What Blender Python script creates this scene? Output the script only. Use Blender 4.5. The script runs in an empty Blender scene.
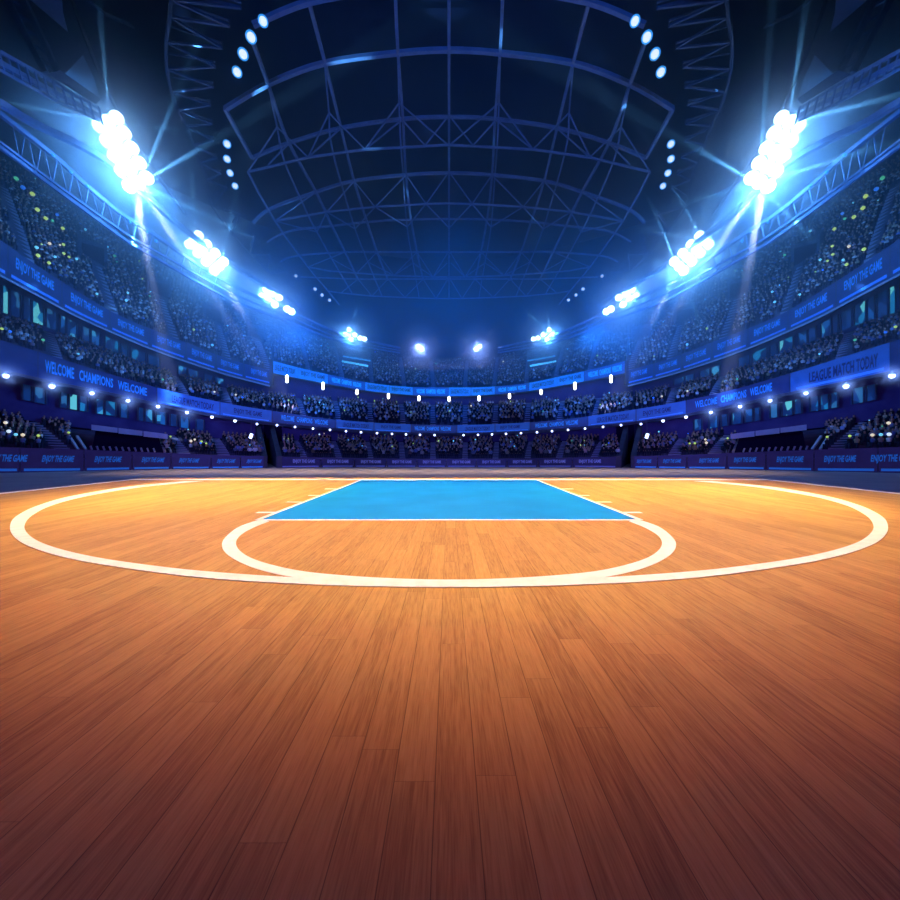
import bpy, math, random
import numpy as np
from mathutils import Vector, Matrix

random.seed(7)
rng = np.random.default_rng(7)
S = bpy.context.scene
COL = S.collection

# ------------------------------------------------------------------ camera, world, lights, exposure
F, CX, HZ, CZ = 378.0, 449.0, 446.0, 0.965
cam_d = bpy.data.cameras.new('camera')
cam_d.sensor_width = 36.0
cam_d.lens = 36.0 * F / 900.0
cam_d.shift_x = (450 - CX) / 900.0
cam_d.shift_y = -(450 - HZ) / 900.0
cam_d.clip_start = 0.05
cam_d.clip_end = 500
cam = bpy.data.objects.new('camera', cam_d)
COL.objects.link(cam)
cam.location = (0, 0, CZ)
cam.rotation_euler = (math.pi / 2, 0, 0)
S.camera = cam
S.view_settings.view_transform = 'Standard'
S.view_settings.look = 'None'
S.view_settings.exposure = 0.0
S.view_settings.gamma = 1.0
S.view_settings.use_curve_mapping = False
S.cycles.max_bounces = 4
S.cycles.diffuse_bounces = 2
S.cycles.glossy_bounces = 2
S.cycles.volume_bounces = 0
S.cycles.sample_clamp_indirect = 4.0

W = bpy.data.worlds.new('world')
S.world = W
W.use_nodes = True
bg = W.node_tree.nodes['Background']
bg.inputs[0].default_value = (0.10, 0.12, 0.75, 1)
bg.inputs[1].default_value = 0.01

ZF0 = -1.8

def P(x, y, D):
    """the point at depth D seen at column x, row y of the 900 x 900 frame"""
    return Vector(((x - CX) / F * D, D, CZ + (HZ - y) / F * D))

def spot(name, loc, target, power, color, angle, blend=1.0, size=0.3):
    l = bpy.data.lights.new(name, 'SPOT')
    l.energy = power
    l.color = color
    l.spot_size = math.radians(angle)
    l.spot_blend = blend
    l.shadow_soft_size = size
    o = bpy.data.objects.new(name, l)
    COL.objects.link(o)
    o.location = loc
    o.rotation_euler = (Vector(target) - Vector(loc)).to_track_quat('-Z', 'Y').to_euler()
    return o

# court lamps, hung high over the court out of the frame
spot('court_key_light', (0, 9.9, 13), (0, 9.7, 0), 12000, (1.0, 0.90, 0.60), 67.0, 0.30, 0.4)
spot('court_wide_light', (0, 9.8, 14), (0, 9.7, 0), 8600, (1.0, 0.25, 0.08), 66.0, 0.22, 0.4)
for s in (-1, 1):
    spot('court_pool_light', (s * 7.0, 9.0, 13), (s * 5.2, 7.9, 0), 9000, (1.0, 0.90, 0.04), 30, 1.0, 0.6)
    spot('court_side_light', (s * 9.0, 7.0, 13), (s * 9.5, 7.4, 0), 5500, (1.0, 0.72, 0.50), 54, 1.0, 0.8)
for k in range(10):  # unseen spots added over the arena floor strip, without fixtures
    x = -30.6 + 6.8 * k
    spot('apron_fill', (x, 41, 8.7), (x, 41.3, ZF0), 2500 if 1 < k < 8 else 1700, (1.0, 0.86, 0.52), 80, 1.0, 0.8)
al = bpy.data.lights.new('court_ambient_fill', 'AREA')  # violet area fill added over the foreground, no fixture
al.shape = 'RECTANGLE'
al.size, al.size_y = 20, 12
al.energy = 330
al.color = (0.42, 0.03, 0.85)
ao = bpy.data.objects.new('court_ambient_fill', al)
COL.objects.link(ao)
ao.location = (0, 0, 13)
# added unseen washes, violet and blue, on the stands, far end and roof
for s in (-1, 1):
    spot('violet_wash_fill', (s * 6, -10, 5), (s * 36, 44, 0), 15000, (0.42, 0.11, 1.0), 50, 1.0, 2.0)
    spot('stand_blue_fill', (s * 10, 30, 8.5), (s * 48, 52, 26), 50000, (0.02, 0.20, 1.0), 80, 1.0, 1.0)
for x in (-34, 0, 34):
    spot('far_blue_fill', (0, -10, 9), (x, 105, 24), 480000, (0.002, 0.17, 1.0), 24, 1.0, 2.0)
for x in (-30, 0, 30):
    spot('stand_violet_fill', (x * 0.1, -10, 5), (x, 68, 6), 60000, (0.13, 0.14, 1.0), 30, 1.0, 2.0)
spot('roof_blue_fill', (0, -12, 20), (0, 66, 46), 52000, (0.025, 0.18, 1.0), 62, 1.0, 1.0)

# ------------------------------------------------------------------ helpers
class MB:
    def __init__(self):
        self.v, self.f, self.m = [], [], []
    def add(self, vs, fs, m=0):
        b = len(self.v)
        self.v += [tuple(p) for p in vs]
        self.f += [tuple(i + b for i in f) for f in fs]
        self.m += [m] * len(fs)
    def box8(self, c, m=0):
        self.add(c, [(0, 3, 2, 1), (4, 5, 6, 7), (0, 1, 5, 4), (1, 2, 6, 5), (2, 3, 7, 6), (3, 0, 4, 7)], m)
    def box(self, x0, x1, y0, y1, z0, z1, m=0):
        self.box8([(x0, y0, z0), (x1, y0, z0), (x1, y1, z0), (x0, y1, z0),
                   (x0, y0, z1), (x1, y0, z1), (x1, y1, z1), (x0, y1, z1)], m)
    def beam(self, p, q, w, h=None, m=0):
        h = h or w
        p, q = Vector(p), Vector(q)
        d = (q - p)
        if d.length < 1e-6:
            return
        d.normalize()
        up = Vector((0, 0, 1)) if abs(d.z) < 0.95 else Vector((0, 1, 0))
        a = d.cross(up).normalized() * (w / 2)
        b = a.cross(d).normalized() * (h / 2)
        c = [p - a - b, p + a - b, p + a + b, p - a + b, q - a - b, q + a - b, q + a + b, q - a + b]
        self.box8(c, m)
    def line(self, pts, w, h=None, m=0):
        """a continuous square bar through the points"""
        h = h or w
        pts = [Vector(p) for p in pts]
        n = len(pts)
        vs, fs = [], []
        for i, p in enumerate(pts):
            d = (pts[min(i + 1, n - 1)] - pts[max(i - 1, 0)]).normalized()
            up = Vector((0, 0, 1)) if abs(d.z) < 0.95 else Vector((0, 1, 0))
            a = d.cross(up).normalized() * (w / 2)
            b = a.cross(d).normalized() * (h / 2)
            vs += [p - a - b, p + a - b, p + a + b, p - a + b]
        for i in range(n - 1):
            for k in range(4):
                l = (k + 1) % 4
                fs.append((i * 4 + k, i * 4 + l, i * 4 + 4 + l, i * 4 + 4 + k))
        fs += [(3, 2, 1, 0), tuple((n - 1) * 4 + k for k in range(4))]
        self.add(vs, fs, m)
    def lathe(self, prof, c, axis, n=12, m=0):
        """prof: list of (radius, distance along axis)"""
        c, ax = Vector(c), Vector(axis).normalized()
        u = ax.orthogonal().normalized()
        w = ax.cross(u)
        vs, fs = [], []
        for r, h in prof:
            for k in range(n):
                t = 2 * math.pi * k / n
                vs.append(c + ax * h + (u * math.cos(t) + w * math.sin(t)) * r)
        for i in range(len(prof) - 1):
            for k in range(n):
                l = (k + 1) % n
                fs.append((i * n + k, i * n + l, (i + 1) * n + l, (i + 1) * n + k))
        fs += [tuple(reversed(range(n))), tuple((len(prof) - 1) * n + k for k in range(n))]
        self.add(vs, fs, m)
    def build(self, name, mat, parent=None, smooth=False):
        me = bpy.data.meshes.new(name)
        org = Vector((0, 0, 0))
        me.from_pydata(self.v, [], self.f)
        mats = mat if isinstance(mat, (list, tuple)) else [mat]
        for x in mats:
            me.materials.append(x)
        if len(mats) > 1:
            me.polygons.foreach_set('material_index', self.m)
        if smooth:
            me.polygons.foreach_set('use_smooth', [True] * len(self.f))
        me.update()
        o = bpy.data.objects.new(name, me)
        COL.objects.link(o)
        if parent:
            o.parent = parent
            o.matrix_parent_inverse = parent.matrix_world.inverted() if parent.type != 'EMPTY' else Matrix.Translation(-parent.location)
        return o

def tag(o, label, cat, group=None, kind=None):
    o['label'] = label
    o['category'] = cat
    if group:
        o['group'] = group
    if kind:
        o['kind'] = kind
    return o

def thing(name, loc, label, cat, group=None):
    o = bpy.data.objects.new(name, None)
    COL.objects.link(o)
    o.location = loc
    o.empty_display_size = 0.2
    return tag(o, label, cat, group)

def struct(o):
    o['kind'] = 'structure'
    return o

ORD = ['first', 'second', 'third', 'fourth', 'fifth', 'sixth', 'seventh', 'eighth', 'ninth', 'tenth', 'eleventh',
       'twelfth', 'thirteenth', 'fourteenth', 'fifteenth', 'sixteenth', 'seventeenth', 'eighteenth']
SIDE = {-1: 'left', 1: 'right'}

# ------------------------------------------------------------------ materials
def mat(name, base, rough=0.6, emit=None, strength=0.0, spec=0.3, metal=0.0):
    m = bpy.data.materials.new(name)
    m.use_nodes = True
    b = m.node_tree.nodes['Principled BSDF']
    b.inputs['Base Color'].default_value = (*base, 1)
    b.inputs['Roughness'].default_value = rough
    b.inputs['Specular IOR Level'].default_value = spec
    b.inputs['Metallic'].default_value = metal
    if emit:
        b.inputs['Emission Color'].default_value = (*emit, 1)
        b.inputs['Emission Strength'].default_value = strength
    return m

def noisy(name, c1, c2, scale, rough=0.6, spec=0.3, detail=4, emit=0.0):
    m = mat(name, c1, rough, spec=spec)
    nt = m.node_tree
    b = nt.nodes['Principled BSDF']
    tc = nt.nodes.new('ShaderNodeTexCoord')
    nz = nt.nodes.new('ShaderNodeTexNoise')
    nz.inputs['Scale'].default_value = scale
    nz.inputs['Detail'].default_value = detail
    rp = nt.nodes.new('ShaderNodeValToRGB')
    rp.color_ramp.elements[0].position = 0.35
    rp.color_ramp.elements[1].position = 0.65
    rp.color_ramp.elements[0].color = (*c1, 1)
    rp.color_ramp.elements[1].color = (*c2, 1)
    nt.links.new(tc.outputs['Object'], nz.inputs['Vector'])
    nt.links.new(nz.outputs['Fac'], rp.inputs['Fac'])
    nt.links.new(rp.outputs['Color'], b.inputs['Base Color'])
    if emit:
        nt.links.new(rp.outputs['Color'], b.inputs['Emission Color'])
        b.inputs['Emission Strength'].default_value = emit
    return m

def wood():
    m = bpy.data.materials.new('court_wood')
    m.use_nodes = True
    nt = m.node_tree
    N, L = nt.nodes, nt.links
    b = N['Principled BSDF']
    def M(op, a, c=None, d=None):
        n = N.new('ShaderNodeMath')
        n.operation = op
        for i, v in enumerate((a, c, d)):
            if v is None:
                continue
            if isinstance(v, (int, float)):
                n.inputs[i].default_value = v
            else:
                L.new(v, n.inputs[i])
        return n.outputs[0]
    g = N.new('ShaderNodeNewGeometry')
    sp = N.new('ShaderNodeSeparateXYZ')
    L.new(g.outputs['Position'], sp.inputs[0])
    X, Y = sp.outputs[0], sp.outputs[1]
    PW, PL = 0.118, 1.3
    xr = M('DIVIDE', M('ADD', X, 0.04), PW)
    row = M('FLOOR', xr)
    fx = M('SUBTRACT', xr, row)
    wn = N.new('ShaderNodeTexWhiteNoise')
    wn.noise_dimensions = '1D'
    L.new(row, wn.inputs['W'])
    yr = M('ADD', M('DIVIDE', Y, PL), wn.outputs['Value'])
    ln = M('FLOOR', yr)
    fy = M('SUBTRACT', yr, ln)
    cb = N.new('ShaderNodeCombineXYZ')
    L.new(row, cb.inputs[0]); L.new(ln, cb.inputs[1])
    wn2 = N.new('ShaderNodeTexWhiteNoise')
    wn2.noise_dimensions = '3D'
    L.new(cb.outputs[0], wn2.inputs['Vector'])
    tone = wn2.outputs['Value']
    # seams: soft dark hairlines between the boards
    ex = M('MINIMUM', fx, M('SUBTRACT', 1.0, fx))
    ey = M('MULTIPLY', M('MINIMUM', fy, M('SUBTRACT', 1.0, fy)), PL / PW)
    def ss(v, a, bb):
        r = N.new('ShaderNodeMapRange')
        r.interpolation_type = 'SMOOTHSTEP'
        L.new(v, r.inputs['Value'])
        r.inputs['From Min'].default_value = a
        r.inputs['From Max'].default_value = bb
        return r.outputs['Result']
    seam = M('MINIMUM', ss(ex, 0.0, 0.02), M('ADD', M('MULTIPLY', ss(ey, 0.0, 0.018), 0.5), 0.5))
    # grain
    v = N.new('ShaderNodeCombineXYZ')
    L.new(M('MULTIPLY', X, 55.0), v.inputs[0])
    L.new(M('ADD', M('MULTIPLY', Y, 2.6), M('MULTIPLY', tone, 37.0)), v.inputs[1])
    L.new(M('MULTIPLY', tone, 19.0), v.inputs[2])
    n1 = N.new('ShaderNodeTexNoise')
    n1.inputs['Scale'].default_value = 1.0
    n1.inputs['Detail'].default_value = 5.0
    n1.inputs['Roughness'].default_value = 0.62
    n1.inputs['Distortion'].default_value = 0.4
    L.new(v.outputs[0], n1.inputs['Vector'])
    v2 = N.new('ShaderNodeCombineXYZ')
    L.new(M('MULTIPLY', X, 210.0), v2.inputs[0])
    L.new(M('MULTIPLY', Y, 9.0), v2.inputs[1])
    n2 = N.new('ShaderNodeTexNoise')
    n2.inputs['Scale'].default_value = 1.0
    n2.inputs['Detail'].default_value = 2.0
    L.new(v2.outputs[0], n2.inputs['Vector'])
    n3 = N.new('ShaderNodeTexNoise')          # broad wear
    n3.inputs['Scale'].default_value = 0.55
    n3.inputs['Detail'].default_value = 3.0
    L.new(g.outputs['Position'], n3.inputs['Vector'])
    k = M('ADD', M('MULTIPLY', n1.outputs['Fac'], 0.50),
          M('ADD', M('MULTIPLY', n2.outputs['Fac'], 0.37), M('MULTIPLY', tone, 0.13)))
    rp = N.new('ShaderNodeValToRGB')
    e = rp.color_ramp.elements
    e[0].position, e[0].color = 0.30, (0.26, 0.125, 0.036, 1)
    e[1].position, e[1].color = 0.80, (0.60, 0.380, 0.125, 1)
    x = rp.color_ramp.elements.new(0.54)
    x.color = (0.475, 0.278, 0.078, 1)
    L.new(k, rp.inputs['Fac'])
    mx = N.new('ShaderNodeMix')
    mx.data_type = 'RGBA'
    mx.blend_type = 'MULTIPLY'
    mx.inputs[0].default_value = 1.0
    L.new(rp.outputs['Color'], mx.inputs[6])
    sc = M('MULTIPLY', M('ADD', M('MULTIPLY', seam, 0.62), 0.38), M('ADD', M('MULTIPLY', n3.outputs['Fac'], 0.35), 0.83))
    cc = N.new('ShaderNodeCombineColor')
    for i in range(3):
        L.new(sc, cc.inputs[i])
    L.new(cc.outputs[0], mx.inputs[7])
    L.new(mx.outputs[2], b.inputs['Base Color'])
    b.inputs['Roughness'].default_value = 0.55
    b.inputs['Specular IOR Level'].default_value = 0.12
    bp = N.new('ShaderNodeBump')
    bp.inputs['Strength'].default_value = 0.25
    bp.inputs['Distance'].default_value = 0.004
    L.new(M('ADD', n1.outputs['Fac'], M('MULTIPLY', seam, 0.6)), bp.inputs['Height'])
    L.new(bp.outputs[0], b.inputs['Normal'])
    return m

M_WOOD = wood()
M_PAINT = noisy('white_court_paint', (0.80, 0.78, 0.74), (0.90, 0.88, 0.84), 9.0, 0.55, 0.15)
M_KEY = noisy('blue_key_paint', (0.002, 0.24, 0.70), (0.003, 0.28, 0.78), 1.2, 0.55, 0.12)
M_APRON = noisy('arena_floor_concrete', (0.48, 0.34, 0.38), (0.54, 0.39, 0.43), 0.4, 0.8, 0.1)
M_EDGE = mat('platform_edge', (0.22, 0.08, 0.10), 0.7)
M_CONC = noisy('stand_concrete', (0.05, 0.055, 0.09), (0.075, 0.08, 0.12), 0.7, 0.85, 0.1)
M_STAIR = noisy('aisle_concrete', (0.24, 0.26, 0.36), (0.28, 0.30, 0.40), 0.9, 0.85, 0.1)
M_DARK = noisy('dark_wall', (0.060, 0.045, 0.16), (0.085, 0.065, 0.20), 0.5, 0.8, 0.1)
M_VOID = mat('dark_opening', (0.012, 0.009, 0.035), 0.9, spec=0.0)  # shade inside openings put into the colour; the dark cable shares it
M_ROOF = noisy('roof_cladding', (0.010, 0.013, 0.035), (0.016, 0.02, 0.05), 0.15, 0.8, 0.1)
M_STEEL = noisy('blue_grey_steel', (0.26, 0.34, 0.52), (0.34, 0.42, 0.60), 0.8, 0.55, 0.3)
M_STEELD = noisy('dark_steel', (0.05, 0.07, 0.13), (0.08, 0.10, 0.17), 0.8, 0.6, 0.3)
M_PANEL = noisy('pale_roof_panel', (0.42, 0.50, 0.62), (0.50, 0.58, 0.70), 0.3, 0.7, 0.2)
M_RAIL = mat('grey_handrail', (0.42, 0.44, 0.55), 0.5)
M_AWN = noisy('awning_fabric', (0.40, 0.36, 0.48), (0.48, 0.44, 0.56), 1.0, 0.8)

def led(name, c, s):
    return noisy(name, tuple(v * 0.85 for v in c), c, 1.2, 0.4, 0.3, 2, s)
LED_NAVY = led('led_navy', (0.006, 0.028, 0.13), 0.45)
LED_BLUE = led('led_blue', (0.009, 0.075, 0.34), 0.55)
LED_CYAN = led('led_cyan', (0.010, 0.20, 0.60), 0.75)
LED_PURP = led('led_violet', (0.010, 0.011, 0.080), 0.35)
LED_BOARD = led('led_board_navy', (0.018, 0.016, 0.10), 0.5)
TXT_BLUE = mat('lettering_blue', (0.01, 0.12, 0.5), 0.4, (0.008, 0.16, 0.62), 0.7)
TXT_BLUE_DIM = mat('lettering_blue_dim', (0.01, 0.1, 0.45), 0.4, (0.012, 0.13, 0.58), 0.55)
TXT_CYAN = mat('lettering_cyan', (0.01, 0.3, 0.7), 0.4, (0.010, 0.36, 0.92), 0.95)
TXT_VIOL = mat('lettering_violet', (0.08, 0.09, 0.35), 0.4, (0.08, 0.10, 0.42), 0.7)
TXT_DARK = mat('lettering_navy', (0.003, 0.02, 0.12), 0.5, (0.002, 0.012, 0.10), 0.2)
STRIP_BLUE = mat('led_strip_blue', (0.05, 0.2, 0.7), 0.4, (0.012, 0.14, 0.62), 0.45)
STRIP_VIOL = mat('led_strip_violet', (0.1, 0.1, 0.4), 0.4, (0.07, 0.09, 0.40), 0.5)
E_WHITE = mat('lamp_white', (0.9, 0.95, 1), 0.3, (0.85, 0.93, 1.0), 6.0)
E_FLOOD = mat('flood_lens', (0.9, 0.95, 1), 0.3, (0.32, 0.60, 1.0), 22.0)
E_ROOF = mat('roof_lamp_lens', (0.9, 0.95, 1), 0.3, (0.80, 0.90, 1.0), 1.0)
E_ROOFRIM = mat('roof_lamp_rim', (0.1, 0.4, 0.8), 0.3, (0.03, 0.32, 0.85), 0.9)
E_VIOLETW = mat('balcony_lamp_lens', (0.9, 0.9, 1), 0.3, (0.45, 0.56, 1.0), 4.0)

# ------------------------------------------------------------------ curves of the bowl
def ell(Dc, Ds):
    yc, b, t0 = 20.0, Dc - 20.0, 1.188
    a = t0 * Ds / math.sqrt(1 - ((Ds - yc) / b) ** 2)
    def D(x):
        t = (x - CX) / F
        A, B, C = t * t / a / a + 1 / b / b, -2 * yc / b / b, yc * yc / b / b - 1
        return (-B + math.sqrt(B * B - 4 * A * C)) / (2 * A)
    return D

def edge(pts):
    """smooth mirrored height curve: row as a function of the column"""
    xs = np.array([p[0] for p in pts], float)
    ys = np.array([p[1] for p in pts], float)
    n = len(xs)
    d = np.diff(ys) / np.diff(xs)
    m = np.zeros(n)
    m[0], m[-1] = d[0], d[-1]
    for i in range(1, n - 1):
        m[i] = 0 if d[i - 1] * d[i] <= 0 else (d[i - 1] + d[i]) / 2
    if abs(xs[-1] - CX) < 2:
        m[-1] = 0
    def Y(x):
        if x > CX:
            x = 2 * CX - x
        if x <= xs[0]:
            return ys[0] + m[0] * (x - xs[0])
        if x >= xs[-1]:
            return ys[-1] + m[-1] * (x - xs[-1])
        i = int(np.searchsorted(xs, x)) - 1
        h = xs[i + 1] - xs[i]
        t = (x - xs[i]) / h
        return ((2 * t**3 - 3 * t**2 + 1) * ys[i] + (t**3 - 2 * t**2 + t) * h * m[i]
                + (-2 * t**3 + 3 * t**2) * ys[i + 1] + (t**3 - t**2) * h * m[i + 1])
    return Y

ZF = -1.81                                             # arena floor, below the raised court
D_BOARD = ell(50, 38.9)
D_LBACK = ell(64, 47)
D_L = ell(62, 42)
D_MBACK = ell(84, 51)
D_U = ell(80, 44)
D_UBACK = ell(112, 60)
Y_BT = edge([(0, 447), (120, 451), (220, 455), (320, 457.3), (449, 458.6)])
Y_BB = edge([(0, 473), (75, 472), (150, 470), (220, 469), (320, 467.4), (449, 467.2)])
Y_LBACK = edge([(0, 416), (73, 427), (174, 435), (230, 439), (320, 440.5), (449, 442)])
Y_LB = edge([(0, 369), (53, 381), (93, 389), (120, 394.5), (167, 405), (217, 414.5), (260, 421), (340, 428.5), (390, 431.6), (449, 433)])
Y_LT = edge([(0, 340), (53, 356.5), (93, 369), (120, 377), (170, 391), (230, 404), (260, 409), (340, 420), (390, 423.5), (449, 425)])
Y_MBACK = edge([(0, 317), (40, 329), (59, 336), (100, 350), (157, 371), (230, 389), (265, 395), (300, 398), (340, 401), (390, 403.5), (449, 405)])
Y_USB = edge([(0, 274), (47, 299), (75, 314), (110, 330), (150, 347), (195, 363), (230, 374), (272, 385)])
Y_UST = edge([(0, 240), (33, 263), (67, 285), (110, 311), (143, 326), (177, 339), (230, 359.5), (272, 371)])
Y_UFB = edge([(271, 372.5), (300, 378.5), (340, 386), (370, 391), (410, 394.8), (449, 396)])
Y_UFT = edge([(271, 360.5), (300, 368), (340, 377), (370, 383), (410, 387), (449, 387.5)])
Y_USBACK = edge([(0, 160), (40, 186), (67, 207), (90, 222), (120, 243), (150, 262), (190, 283), (230, 305), (272, 324)])
Y_UFBACK = edge([(271, 324), (300, 334), (340, 346), (370, 352), (400, 357), (449, 361)])

def strip(mb, xs, yt, yb, D, d0, d1, m=0):
    """a solid band that follows the bowl: rows yt..yb, from depth D+d0 to D+d1"""
    vs, fs = [], []
    for x in xs:
        d = D(x)
        T, B = P(x, yt(x), d), P(x, yb(x), d)
        r = Vector((T.x, T.y, 0)).normalized()
        vs += [B + r * d0, T + r * d0, T + r * d1, B + r * d1]
    n = len(xs)
    for i in range(n - 1):
        for k in range(4):
            l = (k + 1) % 4
            fs.append((i * 4 + k, i * 4 + 4 + k, i * 4 + 4 + l, i * 4 + l))
    fs += [(0, 1, 2, 3), tuple((n - 1) * 4 + k for k in (3, 2, 1, 0))]
    mb.add(vs, fs, m)

def xr(a, b, step):
    n = max(2, int(abs(b - a) / step) + 1)
    return list(np.linspace(a, b, n))

def sheet(mb, xs, f0, f1, m=0, n=1):
    """surface between two curves f0(x) and f1(x)"""
    vs, fs = [], []
    for x in xs:
        a, b = f0(x), f1(x)
        for k in range(n + 1):
            vs.append(a.lerp(b, k / n))
    for i in range(len(xs) - 1):
        for k in range(n):
            q = i * (n + 1) + k
            fs.append((q, q + n + 1, q + n + 2, q + 1))
    mb.add(vs, fs, m)

# ------------------------------------------------------------------ floor: the raised court and the arena floor round it
XE, DE = 9.24, 11.6                                     # platform edges
mb = MB()
mb.box(-XE, XE, -3.0, DE, -0.12, 0.0)
floor = struct(mb.build('floor', M_WOOD))
mb = MB()
mb.box(-XE, XE, -3.0, DE, ZF, -0.12)
struct(mb.build('trim_1', M_EDGE))
mb = MB()
mb.box(-85, 85, -12, 125, ZF - 0.4, ZF)
struct(mb.build('floor', M_APRON))

def ground(x, y):
    D = F * CZ / (y - HZ)
    return Vector(((x - CX) / F * D, D, 0))

def ribbon(name, inner, outer, mt, z=0.004):
    m = MB()
    vs, fs = [], []
    n = len(inner)
    for a, b in zip(inner, outer):
        vs += [(a[0], a[1], z), (b[0], b[1], z), (b[0], b[1], 0.0005), (a[0], a[1], 0.0005)]
    for i in range(n - 1):
        for k in range(4):
            l = (k + 1) % 4
            fs.append((i * 4 + k, i * 4 + l, i * 4 + 4 + l, i * 4 + 4 + k))
    fs += [(3, 2, 1, 0), tuple((n - 1) * 4 + k for k in range(4))]
    m.add(vs, fs)
    return m.build(name, mt, floor)

def spline(pts, n=14):
    pts = [Vector(p) for p in pts]
    out = []
    for i in range(len(pts) - 1):
        p0, p1, p2, p3 = pts[max(i - 1, 0)], pts[i], pts[i + 1], pts[min(i + 2, len(pts) - 1)]
        for k in range(n):
            t = k / n
            out.append(0.5 * ((2 * p1) + (p2 - p0) * t + (2 * p0 - 5 * p1 + 4 * p2 - p3) * t * t
                              + (3 * p1 - p0 - 3 * p2 + p3) * t**3))
    out.append(pts[-1])
    return out

def rectpoly(name, pts, mt, z):
    m = MB()
    b = [(p[0], p[1], 0.0003) for p in pts] + [(p[0], p[1], z) for p in pts]
    m.box8(b)
    return m.build(name, mt, floor)

DB, DFT = F * CZ / (480.2 - HZ), F * CZ / (520 - HZ)
KW = 2.46
rectpoly('key_paint', [(-KW, DFT), (KW, DFT), (KW, DB), (-KW, DB)], M_KEY, 0.002)
LW = 0.075
rectpoly('free_throw_line', [(-KW, DFT - 0.05), (KW, DFT - 0.05), (KW, DFT + 0.03), (-KW, DFT + 0.03)], M_PAINT, 0.004)
for s in (-1, 1):
    a, b = sorted((s * KW, s * (KW + LW)))
    rectpoly('lane_line', [(a, DFT), (b, DFT), (b, DB), (a, DB)], M_PAINT, 0.004)
    for y in (489.0, 502.2, 512.6):                                # short lane marks
        d = F * CZ / (y - HZ)
        a, b = sorted((s * (KW + LW), s * (KW + LW + 0.25)))
        rectpoly('lane_mark', [(a, d - 0.05), (b, d - 0.05), (b, d + 0.05), (a, d + 0.05)], M_PAINT, 0.0045)
    d = F * CZ / (495.5 - HZ)
    a, b = sorted((s * (KW + LW), s * (KW + LW + 0.2)))
    rectpoly('lane_mark', [(a, d - 0.05), (b, d - 0.05), (b, d + 0.05), (a, d + 0.05)], M_PAINT, 0.0045)
    a, b = sorted((s * 9.0, s * 9.18))
    rectpoly('sideline', [(a, 0.3), (b, 0.3), (b, DB + 0.2), (a, DB + 0.2)], M_PAINT, 0.004)
rectpoly('baseline', [(-9.18, DB), (9.18, DB), (9.18, DB + 0.38), (-9.18, DB + 0.38)], M_PAINT, 0.0035)
# free-throw circle and three-point line
oc = [(262, 519), (240, 526.5), (226, 537), (222, 546), (229, 556), (252, 567.5), (290, 577), (340, 583.2), (395, 586.2), (449, 587.2)]
ic = [(269, 521.5), (254, 527.5), (241, 535), (236, 543), (241, 552), (258, 561), (295, 570.3), (340, 575.5), (395, 578.8), (449, 580)]
def arc(o, i, name):
    og = [ground(*p) for p in o]
    ig = [ground(*p) for p in i]
    og += [Vector((-p.x, p.y, 0)) for p in og[-2::-1]]
    ig += [Vector((-p.x, p.y, 0)) for p in ig[-2::-1]]
    ribbon(name, spline(ig), spline(og), M_PAINT, 0.004 if name[0] == 'f' else 0.0055)
arc(oc, ic, 'free_throw_circle')
ot = [(186, 481.2), (130, 486.5), (75, 495.5), (40, 505), (17, 516), (10, 527), (16, 539), (38, 550), (80, 561), (150, 572), (215, 579.3), (300, 584.5), (380, 587), (449, 587.6)]
it = [(204, 481.2), (150, 486.2), (93, 495), (55, 504.5), (33, 515), (24.5, 526), (31, 537), (52, 547), (95, 557.5), (160, 567), (220, 573), (305, 578.5), (385, 580.8), (449, 581.4)]
arc(ot, it, 'three_point_line')

# ------------------------------------------------------------------ seating tiers
XA = -95
AISLES = {
    'lower': [(46, 60), (171, 181), (215, 222), (316, 322), (336, 342)],
    'far_lower': [297, 334.5, 369, 402, 433],
}
def tier(name, xs, f0, f1, rows):
    """stepped seating between the front curve f0 and the back curve f1"""
    m = MB()
    vs, fs = [], []
    nper = 2 * rows + 1
    for x in xs:
        a, b = f0(x), f1(x)
        vs.append(Vector((a.x, a.y, a.z - 0.5)))
        for r in range(rows):
            t0, t1 = r / rows, (r + 1) / rows
            p, q = a.lerp(b, t0), a.lerp(b, t1)
            vs.append(Vector((p.x, p.y, p.z)))
            vs.append(Vector((q.x, q.y, p.z)))
    for i in range(len(xs) - 1):
        for k in range(nper - 1):
            q = i * nper + k
            fs.append((q, q + nper, q + nper + 1, q + 1))
    m.add(vs, fs)
    return struct(m.build(name, M_CONC))

def cur(yf, D, dd=0.0):
    return lambda x: P(x, yf(x), D(x) + dd)

T = {}
# (front curve, back curve, rows)
for s in (-1, 1):
    mx = (lambda x: x) if s < 0 else (lambda x: 2 * CX - x)
    T['lower', s] = (cur(Y_BT, D_BOARD, 0.3), cur(Y_LBACK, D_LBACK), 11, (XA, 264))
    T['mid', s] = (cur(Y_LT, D_L, 0.3), cur(Y_MBACK, D_MBACK), 11, (XA, 265))
    T['upper', s] = (cur(Y_UST, D_U, 0.3), cur(Y_USBACK, D_UBACK), 30, (XA, 271))
T['lower', 0] = (cur(Y_BT, D_BOARD, 0.3), cur(Y_LBACK, D_LBACK), 11, (280, 618))
T['mid', 0] = (cur(Y_LT, D_L, 0.3), cur(Y_MBACK, D_MBACK), 11, (266, 632))
T['upper', 0] = (cur(Y_UFT, D_U, 0.3), cur(Y_UFBACK, D_UBACK), 30, (272, 626))
for (lv, s), (f0, f1, rows, (xa, xb)) in T.items():
    if s > 0:
        xa, xb = 2 * CX - xb, 2 * CX - xa
        T[lv, s] = (f0, f1, rows, (xa, xb))
    tier('seating_tier', xr(xa, xb, 5), f0, f1, rows)

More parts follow.
